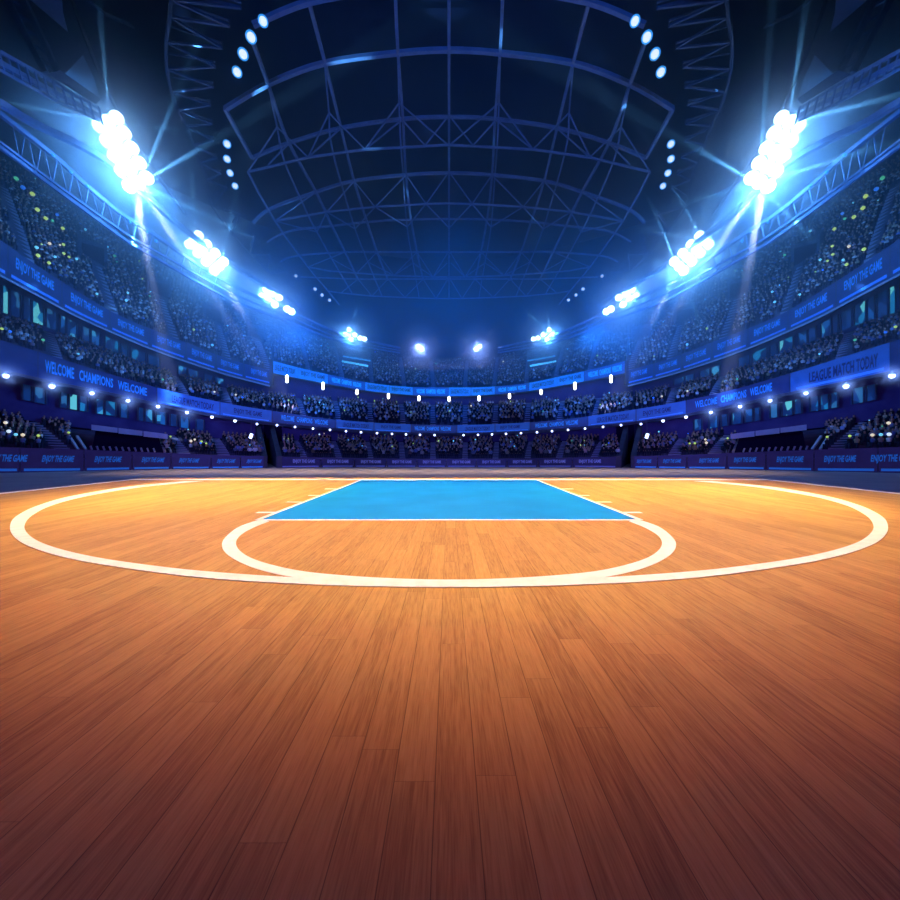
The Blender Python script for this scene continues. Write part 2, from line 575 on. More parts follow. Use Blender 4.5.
# back walls, soffits
def wall(name, xs, f0, f1, mt):
    m = MB()
    sheet(m, xs, f0, f1)
    return struct(m.build(name, mt))
ALLX = xr(XA, 2 * CX - XA, 6)
up = lambda f, dy: (lambda x: f(x) + dy)
wall('wall_lower', ALLX, cur(Y_LBACK, D_LBACK), lambda x: P(x, Y_LB(x) - 1.5, D_LBACK(x)), M_DARK)
wall('soffit', ALLX, lambda x: P(x, Y_LB(x), D_L(x) + 0.1), lambda x: P(x, Y_LB(x) + 1.0, D_LBACK(x)), M_DARK)
for s, (a, b), ub in ((-1, (XA, 271.5), Y_USB), (0, (271.5, 626.5), Y_UFB), (1, (626.5, 2 * CX - XA), Y_USB)):
    xs = xr(a, b, 6)
    wall('wall_middle', xs, cur(Y_MBACK, D_MBACK), lambda x: P(x, ub(x) - 1.5, D_MBACK(x)), M_DARK)
    wall('soffit', xs, lambda x: P(x, ub(x), D_U(x) + 0.1), lambda x: P(x, ub(x) + 1.0, D_MBACK(x)), M_DARK)

# concrete fascia bands that carry the ribbon boards
for (yt, yb, D, a, b) in ((Y_LT, up(Y_LB, 3.0), D_L, XA, 2 * CX - XA), (Y_UST, up(Y_USB, 2.5), D_U, XA, 271.5),
                          (Y_UST, up(Y_USB, 2.5), D_U, 626.5, 2 * CX - XA), (Y_UFT, up(Y_UFB, 1.2), D_U, 271.5, 626.5)):
    m = MB()
    strip(m, xr(a, b, 5), yt, yb, D, 0.0, 0.45)
    struct(m.build('trim_2', M_CONC))
# end walls of the far upper stand, where it steps up from the side stands
for s in (-1, 1):
    x = CX + s * (CX - 271.5)
    m = MB()
    a0, a1 = P(x, Y_UFT(x), D_U(x) - 0.1), P(x, Y_UST(x) + 14, D_U(x) - 0.1)
    m.beam(a0, a1, 0.5, 0.6)
    struct(m.build('trim_3', M_CONC))

# ------------------------------------------------------------------ lettering
TXT = {}
def text_mesh(body):
    if body not in TXT:
        c = bpy.data.curves.new('t', 'FONT')
        c.body = body
        c.offset = 0.028
        c.resolution_u = 2
        o = bpy.data.objects.new('t', c)
        COL.objects.link(o)
        bpy.context.view_layer.update()
        me = bpy.data.meshes.new_from_object(o)
        v = np.array([tuple(x.co) for x in me.vertices])
        fs = [tuple(p.vertices) for p in me.polygons]
        bpy.data.objects.remove(o)
        v = v[:, :2]
        v = (v - v.min(0)) / (v.max(0) - v.min(0))
        TXT[body] = (v, fs)
    return TXT[body]

def letter(name, body, x0, x1, yt, yb, D, v0, v1, off, mt, parent, slant=0.0):
    v, fs = text_mesh(body)
    m = MB()
    vs = []
    for u, w in v:
        x = x0 + (x1 - x0) * u + slant * (w - 0.5)
        d = D(x)
        B, Tt = P(x, yb(x), d), P(x, yt(x), d)
        p = B.lerp(Tt, v0 + (v1 - v0) * w)
        r = Vector((p.x, p.y, 0)).normalized()
        vs.append(p - r * off)
    m.add(vs, fs)
    return m.build(name, mt, parent)

def board(name, label, cat, group, x0, x1, yt, yb, D, body, tx, pm, tm, v=(0.26, 0.80), off=0.12, strip_m=None, slant=0.0, gap=0.35, frame=None):
    mid = (x0 + x1) / 2
    root = thing(name, P(mid, yb(mid), D(mid)), label, cat, group)
    m = MB()
    strip(m, xr(x0 + gap, x1 - gap, 6), yt, yb, D, -off, -0.004)
    m.build('panel', pm, root)
    if body:
        letter('lettering', body, tx[0], tx[1], yt, yb, D, v[0], v[1], off + 0.035, tm, root, slant)
    if strip_m:
        m = MB()
        f1 = lambda x: yb(x) - (yb(x) - yt(x)) * 0.17
        f2 = lambda x: yb(x) - (yb(x) - yt(x)) * 0.07
        w = x1 - x0
        strip(m, xr(x0 + 0.06 * w, x1 - 0.06 * w, 6), f1, f2, D, -off - 0.05, -off - 0.003)
        m.build('light_strip', strip_m, root)
    return root

# perimeter boards on the arena floor
ETG = 'ENJOY THE GAME'
WCW = 'WELCOME   CHAMPIONS   WELCOME'
LMT = 'LEAGUE MATCH TODAY'
cen = [6, 58, 108, 153, 189, 226, 254]
bnd = [-30, 20, 84, 132, 171, 211, 240.5, 264]
hw = [24, 18, 15, 12.5, 11, 10, 8]
for s in (-1, 1):
    for k in range(7):
        x0, x1, c, h = bnd[k], bnd[k + 1], cen[k], hw[k]
        if s > 0:
            x0, x1, c = 2 * CX - x1, 2 * CX - x0, 2 * CX - c
        where = f'{ORD[6 - k]} {SIDE[s]}ward of the {SIDE[s]} players entrance'
        board('perimeter_board', f'navy board with blue ENJOY THE GAME, {where}', 'advertising board', f'perimeter boards on the {SIDE[s]} side',
              x0, x1, Y_BT, Y_BB, D_BOARD, ETG, (c - 0.88 * h, c + 0.88 * h), LED_BOARD, TXT_BLUE_DIM, (0.36, 0.72), 0.12, STRIP_BLUE, slant=2.0 if s < 0 else 1.0)
fb = [280, 321, 354.5, 386.5, 417, 446.5, 476.5, 507, 538, 572.5, 618]
fc = [304, 338, 371, 402, 432, 461.5, 491.5, 522.5, 555, 590]
for k in range(10):
    h = [11, 10.5, 10, 9.5, 9, 9, 9, 9.5, 10.5, 11][k]
    board('perimeter_board', f'violet board with dim ENJOY THE GAME, {ORD[k]} from the left behind the baseline', 'advertising board', 'perimeter boards behind the baseline',
          fb[k], fb[k + 1], Y_BT, Y_BB, D_BOARD, ETG, (fc[k] - h, fc[k] + h), LED_PURP, TXT_VIOL, (0.36, 0.78), 0.12, STRIP_VIOL)

# lower ribbon boards
low = [(-60, 38, None, None, 'blank'), (38, 157, WCW, (45, 147), 'n'), (157, 220, LMT, (172, 214), 'b'), (220, 272, ETG, (234, 262), 'b'),
       (272, 336, WCW, (281, 328), 'n'), (336, 374, LMT, (343, 369), 'b'), (374, 411, ETG, (381, 401), 'b'), (411, 457, WCW, (414.5, 451), 'n'),
       (457, 495, LMT, (465, 490), 'b'), (495, 530, ETG, (500, 520), 'b'), (530, 588, WCW, (535, 578), 'n'), (588, 636, LMT, (597, 629), 'b'),
       (636, 686, ETG, (643, 671), 'b'), (686, 790, WCW, (695, 772), 'n'), (790, 890, LMT, (809, 878), 'b'), (890, 960, None, None, 'blank')]
say = {ETG: 'ENJOY THE GAME', WCW: 'WELCOME CHAMPIONS WELCOME', LMT: 'LEAGUE MATCH TODAY', None: 'no words'}
cnt = {}
for x0, x1, body, tx, kd in low:
    i = cnt.get(body, 0); cnt[body] = i + 1
    board('ribbon_board', f'ribbon board reading {say[body]} on the lower balcony, {ORD[i]} such from left' if body else f'plain blue ribbon board at the {"left" if x0 < 0 else "right"} end of the lower balcony',
          'ribbon board', 'ribbon boards on the lower balcony', x0, x1, Y_LT, Y_LB, D_L, body, tx,
          LED_BLUE if kd == 'b' else LED_NAVY, TXT_DARK if kd == 'b' else TXT_BLUE, (0.27, 0.78) if body == WCW else (0.25, 0.75), 0.12,
          STRIP_BLUE if kd == 'b' else None)
# upper side ribbon boards
uc = [35, 87, 131, 169, 202, 230, 259]
ub_ = [-40, 8, 62, 110, 150, 186, 216, 244, 271]
uh = [19, 16, 13, 11.5, 10, 9, 8]
for s in (-1, 1):
    for k in range(8):
        x0, x1 = ub_[k], ub_[k + 1]
        c, h = (uc[k - 1], uh[k - 1]) if k else (0, 0)
        if s > 0:
            x0, x1, c = 2 * CX - x1, 2 * CX - x0, 2 * CX - c
        lab = (f'navy ENJOY THE GAME ribbon board, {SIDE[s]} upper balcony, {ORD[7 - k]} from its far end' if k
               else f'navy ribbon board cut by the frame on the {SIDE[s]} upper balcony')
        board('ribbon_board', lab, 'ribbon board', f'ribbon boards on the {SIDE[s]} upper balcony', x0, x1, Y_UST, Y_USB, D_U,
              ETG if k else None, (c - h, c + h), LED_NAVY, TXT_BLUE, (0.34, 0.80), 0.12, STRIP_BLUE)
# far upper ribbon boards
far = [(272, 298, LMT), (298, 328, ETG), (328, 365, WCW), (365, 389.5, LMT), (389.5, 413, ETG), (413, 448.5, WCW),
       (448.5, 471, LMT), (471, 495, ETG), (495, 529, WCW), (529, 557, LMT), (557, 584, ETG), (584, 626, WCW)]
cnt = {}
for x0, x1, body in far:
    i = cnt.get(body, 0); cnt[body] = i + 1
    w = x1 - x0
    board('ribbon_board', f'bright ribbon board reading {say[body]}, far upper balcony, {ORD[i]} such from left', 'ribbon board', 'ribbon boards on the far upper balcony',
          x0, x1, Y_UFT, Y_UFB, D_U, body, (x0 + 0.1 * w, x1 - 0.1 * w), LED_CYAN if body != WCW else LED_BLUE, TXT_DARK if body != WCW else TXT_CYAN,
          (0.25, 0.78), 0.12, STRIP_BLUE if body == LMT else None, gap=0.15)

# rails under the upper side balconies
for s in (-1, 1):
    m = MB()
    m.line([P(CX + s * (CX - x), Y_USB(x) + 1.5, D_U(x) - 0.25) for x in xr(XA, 270, 8)], 0.18, 0.22)
    tag(m.build('balcony_rail', M_RAIL), f'grey rail along the foot of the {SIDE[s]} upper balcony', 'rail')

# ------------------------------------------------------------------ aisles
def tier_pt(lv, s, x, t):
    f0, f1, rows, _ = T[lv, s]
    return f0(x).lerp(f1(x), t)

def aisle(lv, s, x0, x1, t0, t1, w, label, group):
    f0, f1, rows, _ = T[lv, s]
    m = MB()
    r0, r1 = int(round(t0 * rows)), int(round(t1 * rows))
    vs, fs = [], []
    for r in range(r0, r1):
        for t, tz in ((r / rows, r / rows), ((r + 1) / rows, r / rows)):
            tt = (t - t0) / max(1e-6, (t1 - t0))
            x = x0 + (x1 - x0) * tt
            p = tier_pt(lv, s, x, t)
            z = tier_pt(lv, s, x, tz).z + 0.12
            d = tier_pt(lv, s, x + 1, t) - tier_pt(lv, s, x - 1, t)
            d = Vector((d.x, d.y, 0)).normalized() * (w / 2)
            vs += [Vector((p.x - d.x, p.y - d.y, z)), Vector((p.x + d.x, p.y + d.y, z)),
                   Vector((p.x + d.x, p.y + d.y, z - 0.6)), Vector((p.x - d.x, p.y - d.y, z - 0.6))]
    n = len(vs) // 4
    for i in range(n - 1):
        for k in range(4):
            l = (k + 1) % 4
            fs.append((i * 4 + k, i * 4 + l, i * 4 + 4 + l, i * 4 + 4 + k))
    fs += [(3, 2, 1, 0), tuple((n - 1) * 4 + k for k in range(4))]
    m.add(vs, fs)
    o = m.build('aisle_stairs', M_STAIR)
    return tag(o, label, 'stairs', group)

AIS = []                                                # (level, side, x at front, x at back, width m) for gaps in the crowd
def aisles(lv, s, lst, w, phrase):
    lst = [(2 * CX - a, 2 * CX - b, *r) for a, b, *r in lst] if s > 0 else lst
    n = len(lst)
    order = lst if s <= 0 else lst
    for i, (a, b, t0, t1) in enumerate(order):
        AIS.append((lv, s, a, b, w, t0, t1))
        side = 'far' if s == 0 else SIDE[s]
        k = i if s == 0 else n - 1 - i
        rel = 'from its left end' if s == 0 else 'from its far end'
        aisle(lv, s, a + (b - a) * t0, a + (b - a) * t1, t0, t1, w, f'stepped aisle in the {side} {phrase}, {ORD[k]} {rel}', f'aisle stairs of the {side} {phrase}')

for s in (-1, 1):
    aisles('lower', s, [(62, 30, 0, 1), (184, 168, 0, 1), (224, 214, 0, 1)], 1.3, 'lower stand')
    aisles('mid', s, [(56, 48, 0, 1), (184, 174, 0, 1), (228, 222, 0, 1)], 1.1, 'middle stand')
    aisles('upper', s, [(27, -14, 0, 0.62), (112, 74, 0, 0.42), (174, 142, 0, 0.45), (227, 204, 0, 0.45), (268, 244, 0, 0.45)], 1.25, 'upper stand')
farx = lambda l: [(a, b, 0, 1) for a, b in l] + [(2 * CX - a, 2 * CX - b, 0, 1) for a, b in reversed(l)]
aisles('lower', 0, farx([(304, 295), (339, 333), (370.5, 367), (402.5, 401), (433, 432.5)]), 0.75, 'lower stand')
aisles('mid', 0, farx([(303, 298), (338.5, 335), (371, 369), (403, 401.5), (433, 432.5)]), 0.85, 'middle stand')
aisles('upper', 0, farx([(308, 298), (342, 333), (371.5, 369), (404, 400), (433, 431)]), 0.9, 'upper stand')

# entrances in the upper side stands (dark portals at the head of the aisles)
PORT = []
for s in (-1, 1):
    for k, (x, t, w) in enumerate([(93, 0.47, 3.0), (159, 0.50, 3.0), (214, 0.50, 3.0), (257, 0.5, 3.0)]):
        xx = x if s < 0 else 2 * CX - x
        p = tier_pt('upper', s, xx, t)
        PORT.append((s, xx, t))
        out = Vector((p.x, p.y, 0)).normalized()
        side = Vector((-out.y, out.x, 0))
        root = thing('stand_entrance', p, f'dark entrance portal in the {SIDE[s]} upper stand, {ORD[3 - k]} from its far end', 'entrance', f'entrances in the {SIDE[s]} upper stand')
        def blk(m, a, b, c, d, e, f):
            m.box8([p + side * i + out * j + Vector((0, 0, q)) for (i, j, q) in
                    ((a, c, e), (b, c, e), (b, d, e), (a, d, e), (a, c, f), (b, c, f), (b, d, f), (a, d, f))])
        m = MB(); blk(m, -w / 2, w / 2, 0.4, 0.6, -0.4, 2.3); m.build('opening_shade', M_VOID, root)  # dark panel stands in for the shade inside the portal
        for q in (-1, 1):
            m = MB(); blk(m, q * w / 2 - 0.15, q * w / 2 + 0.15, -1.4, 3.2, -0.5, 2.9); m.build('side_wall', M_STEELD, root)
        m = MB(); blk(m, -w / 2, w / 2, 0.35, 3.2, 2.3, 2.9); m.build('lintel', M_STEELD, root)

# ------------------------------------------------------------------ suites: lit windows behind the balconies
def glow_glass(name, a, b, s):
    m = mat(name, (0.02, 0.1, 0.2), 0.2)
    nt = m.node_tree
    bs = nt.nodes['Principled BSDF']
    tc = nt.nodes.new('ShaderNodeTexCoord')
    mp = nt.nodes.new('ShaderNodeMapping')
    mp.inputs['Scale'].default_value = (1.1, 1.1, 0.6)
    v = nt.nodes.new('ShaderNodeTexVoronoi')
    v.inputs['Scale'].default_value = 1.3
    rp = nt.nodes.new('ShaderNodeValToRGB')
    rp.color_ramp.interpolation = 'CONSTANT'
    e = rp.color_ramp.elements
    e[0].position, e[0].color = 0.0, (0.004, 0.015, 0.06, 1)
    e[1].position, e[1].color = 0.45, (*a, 1)
    x = e.new(0.7); x.color = (0.004, 0.03, 0.12, 1)
    x = e.new(0.82); x.color = (*b, 1)
    nt.links.new(tc.outputs['Object'], mp.inputs[0])
    nt.links.new(mp.outputs[0], v.inputs['Vector'])
    sp = nt.nodes.new('ShaderNodeSeparateColor')
    nt.links.new(v.outputs['Color'], sp.inputs[0])
    nt.links.new(sp.outputs[0], rp.inputs['Fac'])
    nt.links.new(rp.outputs[0], bs.inputs['Emission Color'])
    bs.inputs['Emission Strength'].default_value = s
    return m
G1 = glow_glass('suite_glass_blue', (0.01, 0.11, 0.42), (0.06, 0.42, 0.75), 0.7)
G2 = glow_glass('suite_glass_cyan', (0.01, 0.20, 0.45), (0.12, 0.62, 0.72), 0.8)
G3 = glow_glass('suite_glass_dim', (0.008, 0.05, 0.22), (0.03, 0.18, 0.42), 0.6)
def lamp_mesh():
    m = MB()
    return m

def suite(x0, x1, y0, y1, D, dd, gm, label, group):
    """a lit window: rows are offsets below the balcony edge at x0"""
    root = thing('suite_window', P((x0 + x1) / 2, y1((x0 + x1) / 2), D((x0 + x1) / 2) + dd), label, 'window', group)
    Dw = lambda x: D(x) + dd
    xs = [x0, (x0 + x1) / 2, x1]
    m = MB(); strip(m, xs, y0, y1, Dw, -0.08, -0.02); m.build('pane', gm, root)
    for x in (x0, x1):
        m = MB()
        m.beam(P(x, y0(x), Dw(x) - 0.15), P(x, y1(x), Dw(x) - 0.15), 0.16, 0.16)
        m.build('mullion', M_STEELD, root)
    return root

for s in (-1, 1):
    mid_w = [(-14, -2), (2, 9), (10, 21), (23, 31), (32, 44), (46, 57), (60, 66), (67, 77), (82, 90), (91, 100), (105, 119), (121, 128), (131, 146), (148, 160), (178, 187), (188, 198), (204, 213), (214, 224)]
    for k, (a, b) in enumerate(mid_w):
        g = (G1, G2, G3, G1, G2, G3, G1, G1, G3, G1, G2, G3, G2, G3, G1, G3, G3, G1)[k]
        if s > 0:
            a, b = 2 * CX - b, 2 * CX - a
        y0 = lambda x: Y_USB(x) + 6 + 4 * (Y_MBACK(x) - Y_USB(x)) / 43
        y1 = lambda x: Y_MBACK(x) - 1.5 - 4 * (Y_MBACK(x) - Y_USB(x)) / 43
        suite(a, b, y0, y1, D_MBACK, -0.5, g, f'lit suite window behind the {SIDE[s]} middle stand, {ORD[len(mid_w) - 1 - k]} from its far end', f'suite windows behind the {SIDE[s]} middle stand')
    low_w = [(22, 32), (34, 46), (60, 68), (69, 78), (79, 88), (96, 104), (105, 116), (120, 128), (138, 144), (145, 153), (156, 166), (170, 177), (180, 189), (196, 204)]
    for k, (a, b) in enumerate(low_w):
        g = (G3, G3, G3, G2, G2, G1, G2, G3, G3, G1, G1, G3, G1, G3)[k]
        if s > 0:
            a, b = 2 * CX - b, 2 * CX - a
        hgt = lambda x: (Y_LBACK(x) - Y_LB(x)) / 47
        y0 = lambda x: Y_LB(x) + 5 + 5 * hgt(x)
        y1 = lambda x: Y_LB(x) + 10 + 16 * hgt(x)
        suite(a, b, y0, y1, D_LBACK, -0.5, g, f'lit suite window under the {SIDE[s]} lower balcony, {ORD[len(low_w) - 1 - k]} from its far end', f'suite windows under the {SIDE[s]} lower balcony')

# ------------------------------------------------------------------ lamps under the balconies
def ball(m, c, r, n=8, mi=0):
    prof = [(0.02 * r, -r)] + [(r * math.cos(t), r * math.sin(t)) for t in np.linspace(-1.1, 1.1, 5)] + [(0.02 * r, r)]
    m.lathe(prof, c, (0, 0, 1), n, mi)

lowl = [6, 52, 92, 128, 158, 187, 212, 235, 257, 277, 295, 313, 330, 346, 361, 377, 392, 406, 420, 434.5]
for s in (-1, 1):
    for k, x in enumerate(lowl):
        xx = CX + s * (CX - x)
        y = Y_LB(x) + (5.5 if x < 60 else 4.5 if x < 130 else 3.4 if x < 270 else 2.2)
        c = P(xx, y, D_L(x) - 0.2)
        r = 0.27 if k < 2 else 0.22 if k < 8 else 0.17
        root = thing('balcony_lamp', c, f'white lamp under the lower balcony, {ORD[k] if k < 18 else ("nineteenth", "twentieth")[k - 18]} inward from the {SIDE[s]} edge', 'lamp', 'lamps under the lower balcony')
        m = MB(); m.lathe([(r * 0.3, 0.5), (r * 0.5, 0.35), (r * 0.9, 0.15)], c, (0, 0, 1), 8); m.build('housing', M_STEELD, root)
        m = MB(); ball(m, c, r); m.build('lens', E_VIOLETW, root, True)
        if k < 7:
            l = bpy.data.lights.new('balcony_lamp_light', 'POINT')
            l.energy = 150 - 15 * k
            l.color = (0.22, 0.38, 1.0)
            l.shadow_soft_size = 0.35
            lo = bpy.data.objects.new('balcony_lamp_light', l)
            COL.objects.link(lo)
            lo.location = c + Vector((-c.x, -c.y, 0)).normalized() * 0.8
upl = [287, 323, 357, 388.5, 419]
for k, x in enumerate(upl + [449] + [2 * CX - v for v in reversed(upl)]):
    y = Y_UFB(x) + 3
    c = P(x, y, D_U(x) - 0.2)
    h = 0.75 if abs(x - 449) > 110 else 0.55
    root = thing('balcony_lamp', c, f'white upright lamp under the far upper balcony, {ORD[k]} from the left', 'lamp', 'lamps under the far upper balcony')
    m = MB(); m.lathe([(0.1, h + 0.1), (0.2, h)], c, (0, 0, 1), 8); m.build('housing', M_STEELD, root)
    m = MB(); m.lathe([(0.1, -h), (0.26, -h + 0.15), (0.26, h - 0.15), (0.1, h)], c, (0, 0, 1), 8); m.build('lens', E_WHITE, root, True)
for s in (-1, 1):                                        # lamps hung in the side passages
    x = CX + s * (CX - 251)
    c = P(x, 436, D_BOARD(x) + 3)
    root = thing('hanging_lamp', c, f'slanted white lamp beside the {SIDE[s]} players entrance', 'lamp')
    m = MB(); m.beam(P(x - 0.8, 438.2, D_BOARD(x) + 3), P(x + 0.8, 433.8, D_BOARD(x) + 3), 0.28); m.build('lens', E_VIOLETW, root)
    m = MB(); m.beam(P(x, 433.8, D_BOARD(x) + 3.2), P(x, Y_LB(251), D_BOARD(x) + 3.2), 0.06); m.build('hanger', M_STEELD, root)

# ------------------------------------------------------------------ players entrances, dugout awnings
for s in (-1, 1):
    g = lambda x: CX + s * (CX - x)
    root = thing('players_entrance', P(g(272), 467.5, D_BOARD(272)), f'dark players entrance between the stands on the {SIDE[s]}', 'entrance')
    m = MB()
    b0, b1 = P(g(264), 468, D_BOARD(264) + 12), P(g(281), 468, D_BOARD(281) + 12)
    t0, t1 = P(g(264), 424, D_BOARD(264) + 12), P(g(281), 424, D_BOARD(281) + 12)
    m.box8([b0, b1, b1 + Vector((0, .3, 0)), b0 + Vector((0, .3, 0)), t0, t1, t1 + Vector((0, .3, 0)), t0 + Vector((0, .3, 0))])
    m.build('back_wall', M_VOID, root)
    for xa, xb in ((264.6, 258), (279.4, 272)):
        m = MB()
        a = P(g(xa), Y_BT(xa) - 0.5, D_BOARD(xa) - 0.1)
        af = Vector((a.x, a.y, ZF))
        b = P(g(xb), 425 if xb < 270 else 426, D_LBACK(xb) - 1.0)
        bf = Vector((b.x, b.y, ZF))
        w = Vector((0.35, 0, 0))
        m.box8([af - w, af + w, bf + w, bf - w, a - w, a + w, b + w, b - w])
        m.build('side_wall', M_CONC, root)
    # dugout with its awning
    root = thing('dugout', P(g(130), 451.5, D_BOARD(130) + 0.4), f'dark dugout recess with pale awning in the {SIDE[s]} lower stand', 'dugout')
    fr = lambda x, y, d: P(g(x), y, D_BOARD(x) + d)
    m = MB()
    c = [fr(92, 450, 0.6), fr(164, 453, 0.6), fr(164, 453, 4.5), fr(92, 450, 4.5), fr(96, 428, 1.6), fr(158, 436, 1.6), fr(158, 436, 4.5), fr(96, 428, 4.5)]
    m.box8(c); m.build('recess', M_VOID, root)  # solid dark box, the shade under the awning put into its colour
    xs = [91, 118, 143, 168]
    for i in range(3):
        a, b = xs[i] + 0.4, xs[i + 1] - 0.4
        ya = lambda x: 424.5 + (x - 91) * 0.125
        m = MB()
        m.box8([fr(a, ya(a) + 5.5, 0.3), fr(b, ya(b) + 5, 0.3), fr(b, ya(b) + 4, 3.5), fr(a, ya(a) + 4, 3.5),
                fr(a, ya(a), 0.5), fr(b, ya(b), 0.5), fr(b, ya(b), 3.5), fr(a, ya(a), 3.5)])
        m.build('awning', M_AWN, root)
    for i in range(11):
        x = 92 + i * 6.3
        m = MB(); yb_ = Y_BT(x)
        m.beam(fr(x, yb_ - 0.2, 0.35), fr(x - 1.6, yb_ - 4.2, 0.35), 0.13); m.build('post', M_RAIL, root)
    for x in (78, 86, 165, 171):
        m = MB(); d = -9 if x < 100 else -6
        m.beam(fr(x, 449.5 + (x - 78) * .03, 0.5), fr(x + d, 436 + (x - 78) * .04, 3.2), 0.22); m.build('stair_rail', M_RAIL, root)

# commentary boxes in the far upper stand
for s in (-1, 1):
    g = lambda x: CX + s * (CX - x)
    root = thing('commentary_box', P(g(354), 372, 86), f'commentary box with cyan light bars in the far upper stand, {SIDE[s]} of centre', 'booth')
    m = MB()
    q = lambda x, y, d: P(g(x), y, d)
    m.box8([q(345, 372, 86), q(366, 376, 86), q(366, 376, 89), q(345, 372, 89), q(345, 361, 86), q(366, 365.5, 86), q(366, 365.5, 89), q(345, 361, 89)])
    m.build('booth', M_DARK, root)
    m = MB(); m.beam(q(342, 361.2, 85.8), q(368, 366, 85.8), 0.35); m.build('light_bar', mat('cyan_bar', (0.1, 0.6, 0.8), 0.4, (0.10, 0.62, 0.85), 1.0), root)
    m = MB(); m.beam(q(343, 356, 88), q(370.5, 360.8, 88), 0.3); m.build('light_bar', mat('cyan_bar_dim', (0.1, 0.5, 0.8), 0.4, (0.03, 0.35, 0.72), 0.8), root)
    m = MB()
    m.box8([q(342, 361, 86), q(368, 365.5, 86), q(370.5, 361, 90), q(344, 356, 90)] + [p + Vector((0, 0, .25)) for p in (q(342, 361, 86), q(368, 365.5, 86), q(370.5, 361, 90), q(344, 356, 90))])
    m.build('roof', M_DARK, root)

# ------------------------------------------------------------------ upper wall, ceiling
ZC = 56.0
def wtop(f):
    return lambda x: Vector((f(x).x, f(x).y, ZC))
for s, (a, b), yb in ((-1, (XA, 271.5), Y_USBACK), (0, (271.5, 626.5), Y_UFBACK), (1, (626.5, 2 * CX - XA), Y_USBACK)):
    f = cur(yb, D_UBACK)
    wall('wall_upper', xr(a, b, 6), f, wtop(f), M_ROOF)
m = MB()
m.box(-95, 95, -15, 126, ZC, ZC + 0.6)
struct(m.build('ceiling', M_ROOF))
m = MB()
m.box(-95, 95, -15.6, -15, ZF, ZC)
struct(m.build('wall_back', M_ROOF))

# ------------------------------------------------------------------ roof trusses
def mir(pts):
    """mirror a list of (column, row) about the centre line"""
    out = list(pts)
    for x, y in reversed(pts):
        if abs(x - CX) > 2:
            out.append((2 * CX - x, y))
    return out

def arcpts(pts, D):
    q = mir(pts)
    return [Vector(p) for p in spline([P(x, y, D) for x, y in q], 5)]

ROWS = [  # (depth, nodes of the upper chord, bar width)
    (38, [(253, 25), (309, 2), (395, -12), (449, -15)], 0.42),
    (46, [(225, 109), (268, 84), (325, 63), (398, 53), (449, 50)], 0.45),
    (56, [(252, 158), (289, 143), (341, 128), (403, 119), (449, 117)], 0.38),
    (66, [(253, 223), (270, 209), (316, 192), (354, 181), (406, 175), (449, 173)], 0.40),
    (76, [(267, 242), (290, 231), (332, 226), (367, 222), (411, 219.5), (449, 219)], 0.30),
    (86, [(280, 262), (296, 256), (345, 252), (377, 252), (417, 252), (449, 252)], 0.30),
    (96, [(300, 277), (358, 279), (388, 279), (423, 279), (449, 279)], 0.28),
]
LOWC = {  # lower chord nodes hung below an upper chord
    2: (57, [(248, 172), (308, 157.5), (365, 149.5), (449, 145)]),
    3: (67, [(275, 221), (327, 212), (375, 207), (426, 204), (449, 203.5)]),
    5: (87, [(308, 267), (330, 271), (357, 273), (394, 275.5), (433, 277), (449, 277)]),
    6: (97, [(328, 291), (341, 293), (372, 296), (405, 297.5), (436, 298.5), (449, 298.5)]),
}
WEB = {   # diagonals: ((column, row, depth), (column, row, depth)), left half
    2: [((277, 127, 54), (248, 172, 57)), ((277, 127, 54), (308, 157.5, 57)), ((329, 113, 54), (308, 157.5, 57)), ((329, 113, 54), (365, 149.5, 57)),
        ((399, 103, 54), (365, 149.5, 57)), ((399, 103, 54), (448, 145, 57)), ((289, 143, 56), (268, 165, 57)), ((341, 128, 56), (308, 157.5, 57)),
        ((403, 119, 56), (365, 149.5, 57)), ((403, 121, 56), (425, 145.5, 57)), ((446, 119, 56), (425, 145.5, 57))],
    3: [((316, 192, 66), (275, 221, 67)), ((316, 192, 66), (327, 212, 67)), ((354, 181, 66), (327, 212, 67)), ((354, 181, 66), (375, 207, 67)),
        ((406, 175, 66), (375, 207, 67)), ((406, 175, 66), (426, 204, 67)), ((448, 173, 66), (426, 204, 67)),
        ((275, 221, 67), (317, 232, 75)), ((327, 212, 67), (317, 232, 75)), ((327, 212, 67), (355, 229, 75)), ((375, 207, 67), (355, 229, 75)),
        ((375, 207, 67), (407, 227, 75)), ((426, 204, 67), (407, 227, 75)), ((426, 204, 67), (448, 227, 75))],
    5: [((345, 252, 86), (308, 267, 87)), ((332, 259, 86), (357, 273, 87)), ((377, 252, 86), (357, 273, 87)), ((377, 252, 86), (394, 275.5, 87)), ((368, 262, 86), (394, 275.5, 87)),
        ((417, 252, 86), (394, 275.5, 87)), ((417, 252, 86), (433, 277, 87)), ((413, 263, 86), (394, 275.5, 87)), ((413, 263, 86), (433, 277, 87)),
        ((448, 252, 86), (433, 277, 87)), ((447, 263, 86), (433, 277, 87))],
    6: [((358, 279, 96), (341, 293, 97)), ((358, 279, 96), (372, 296, 97)), ((388, 279, 96), (372, 296, 97)), ((388, 279, 96), (405, 297.5, 97)),
        ((423, 279, 96), (405, 297.5, 97)), ((423, 279, 96), (436, 298.5, 97)), ((448, 279, 96), (436, 298.5, 97))],
}
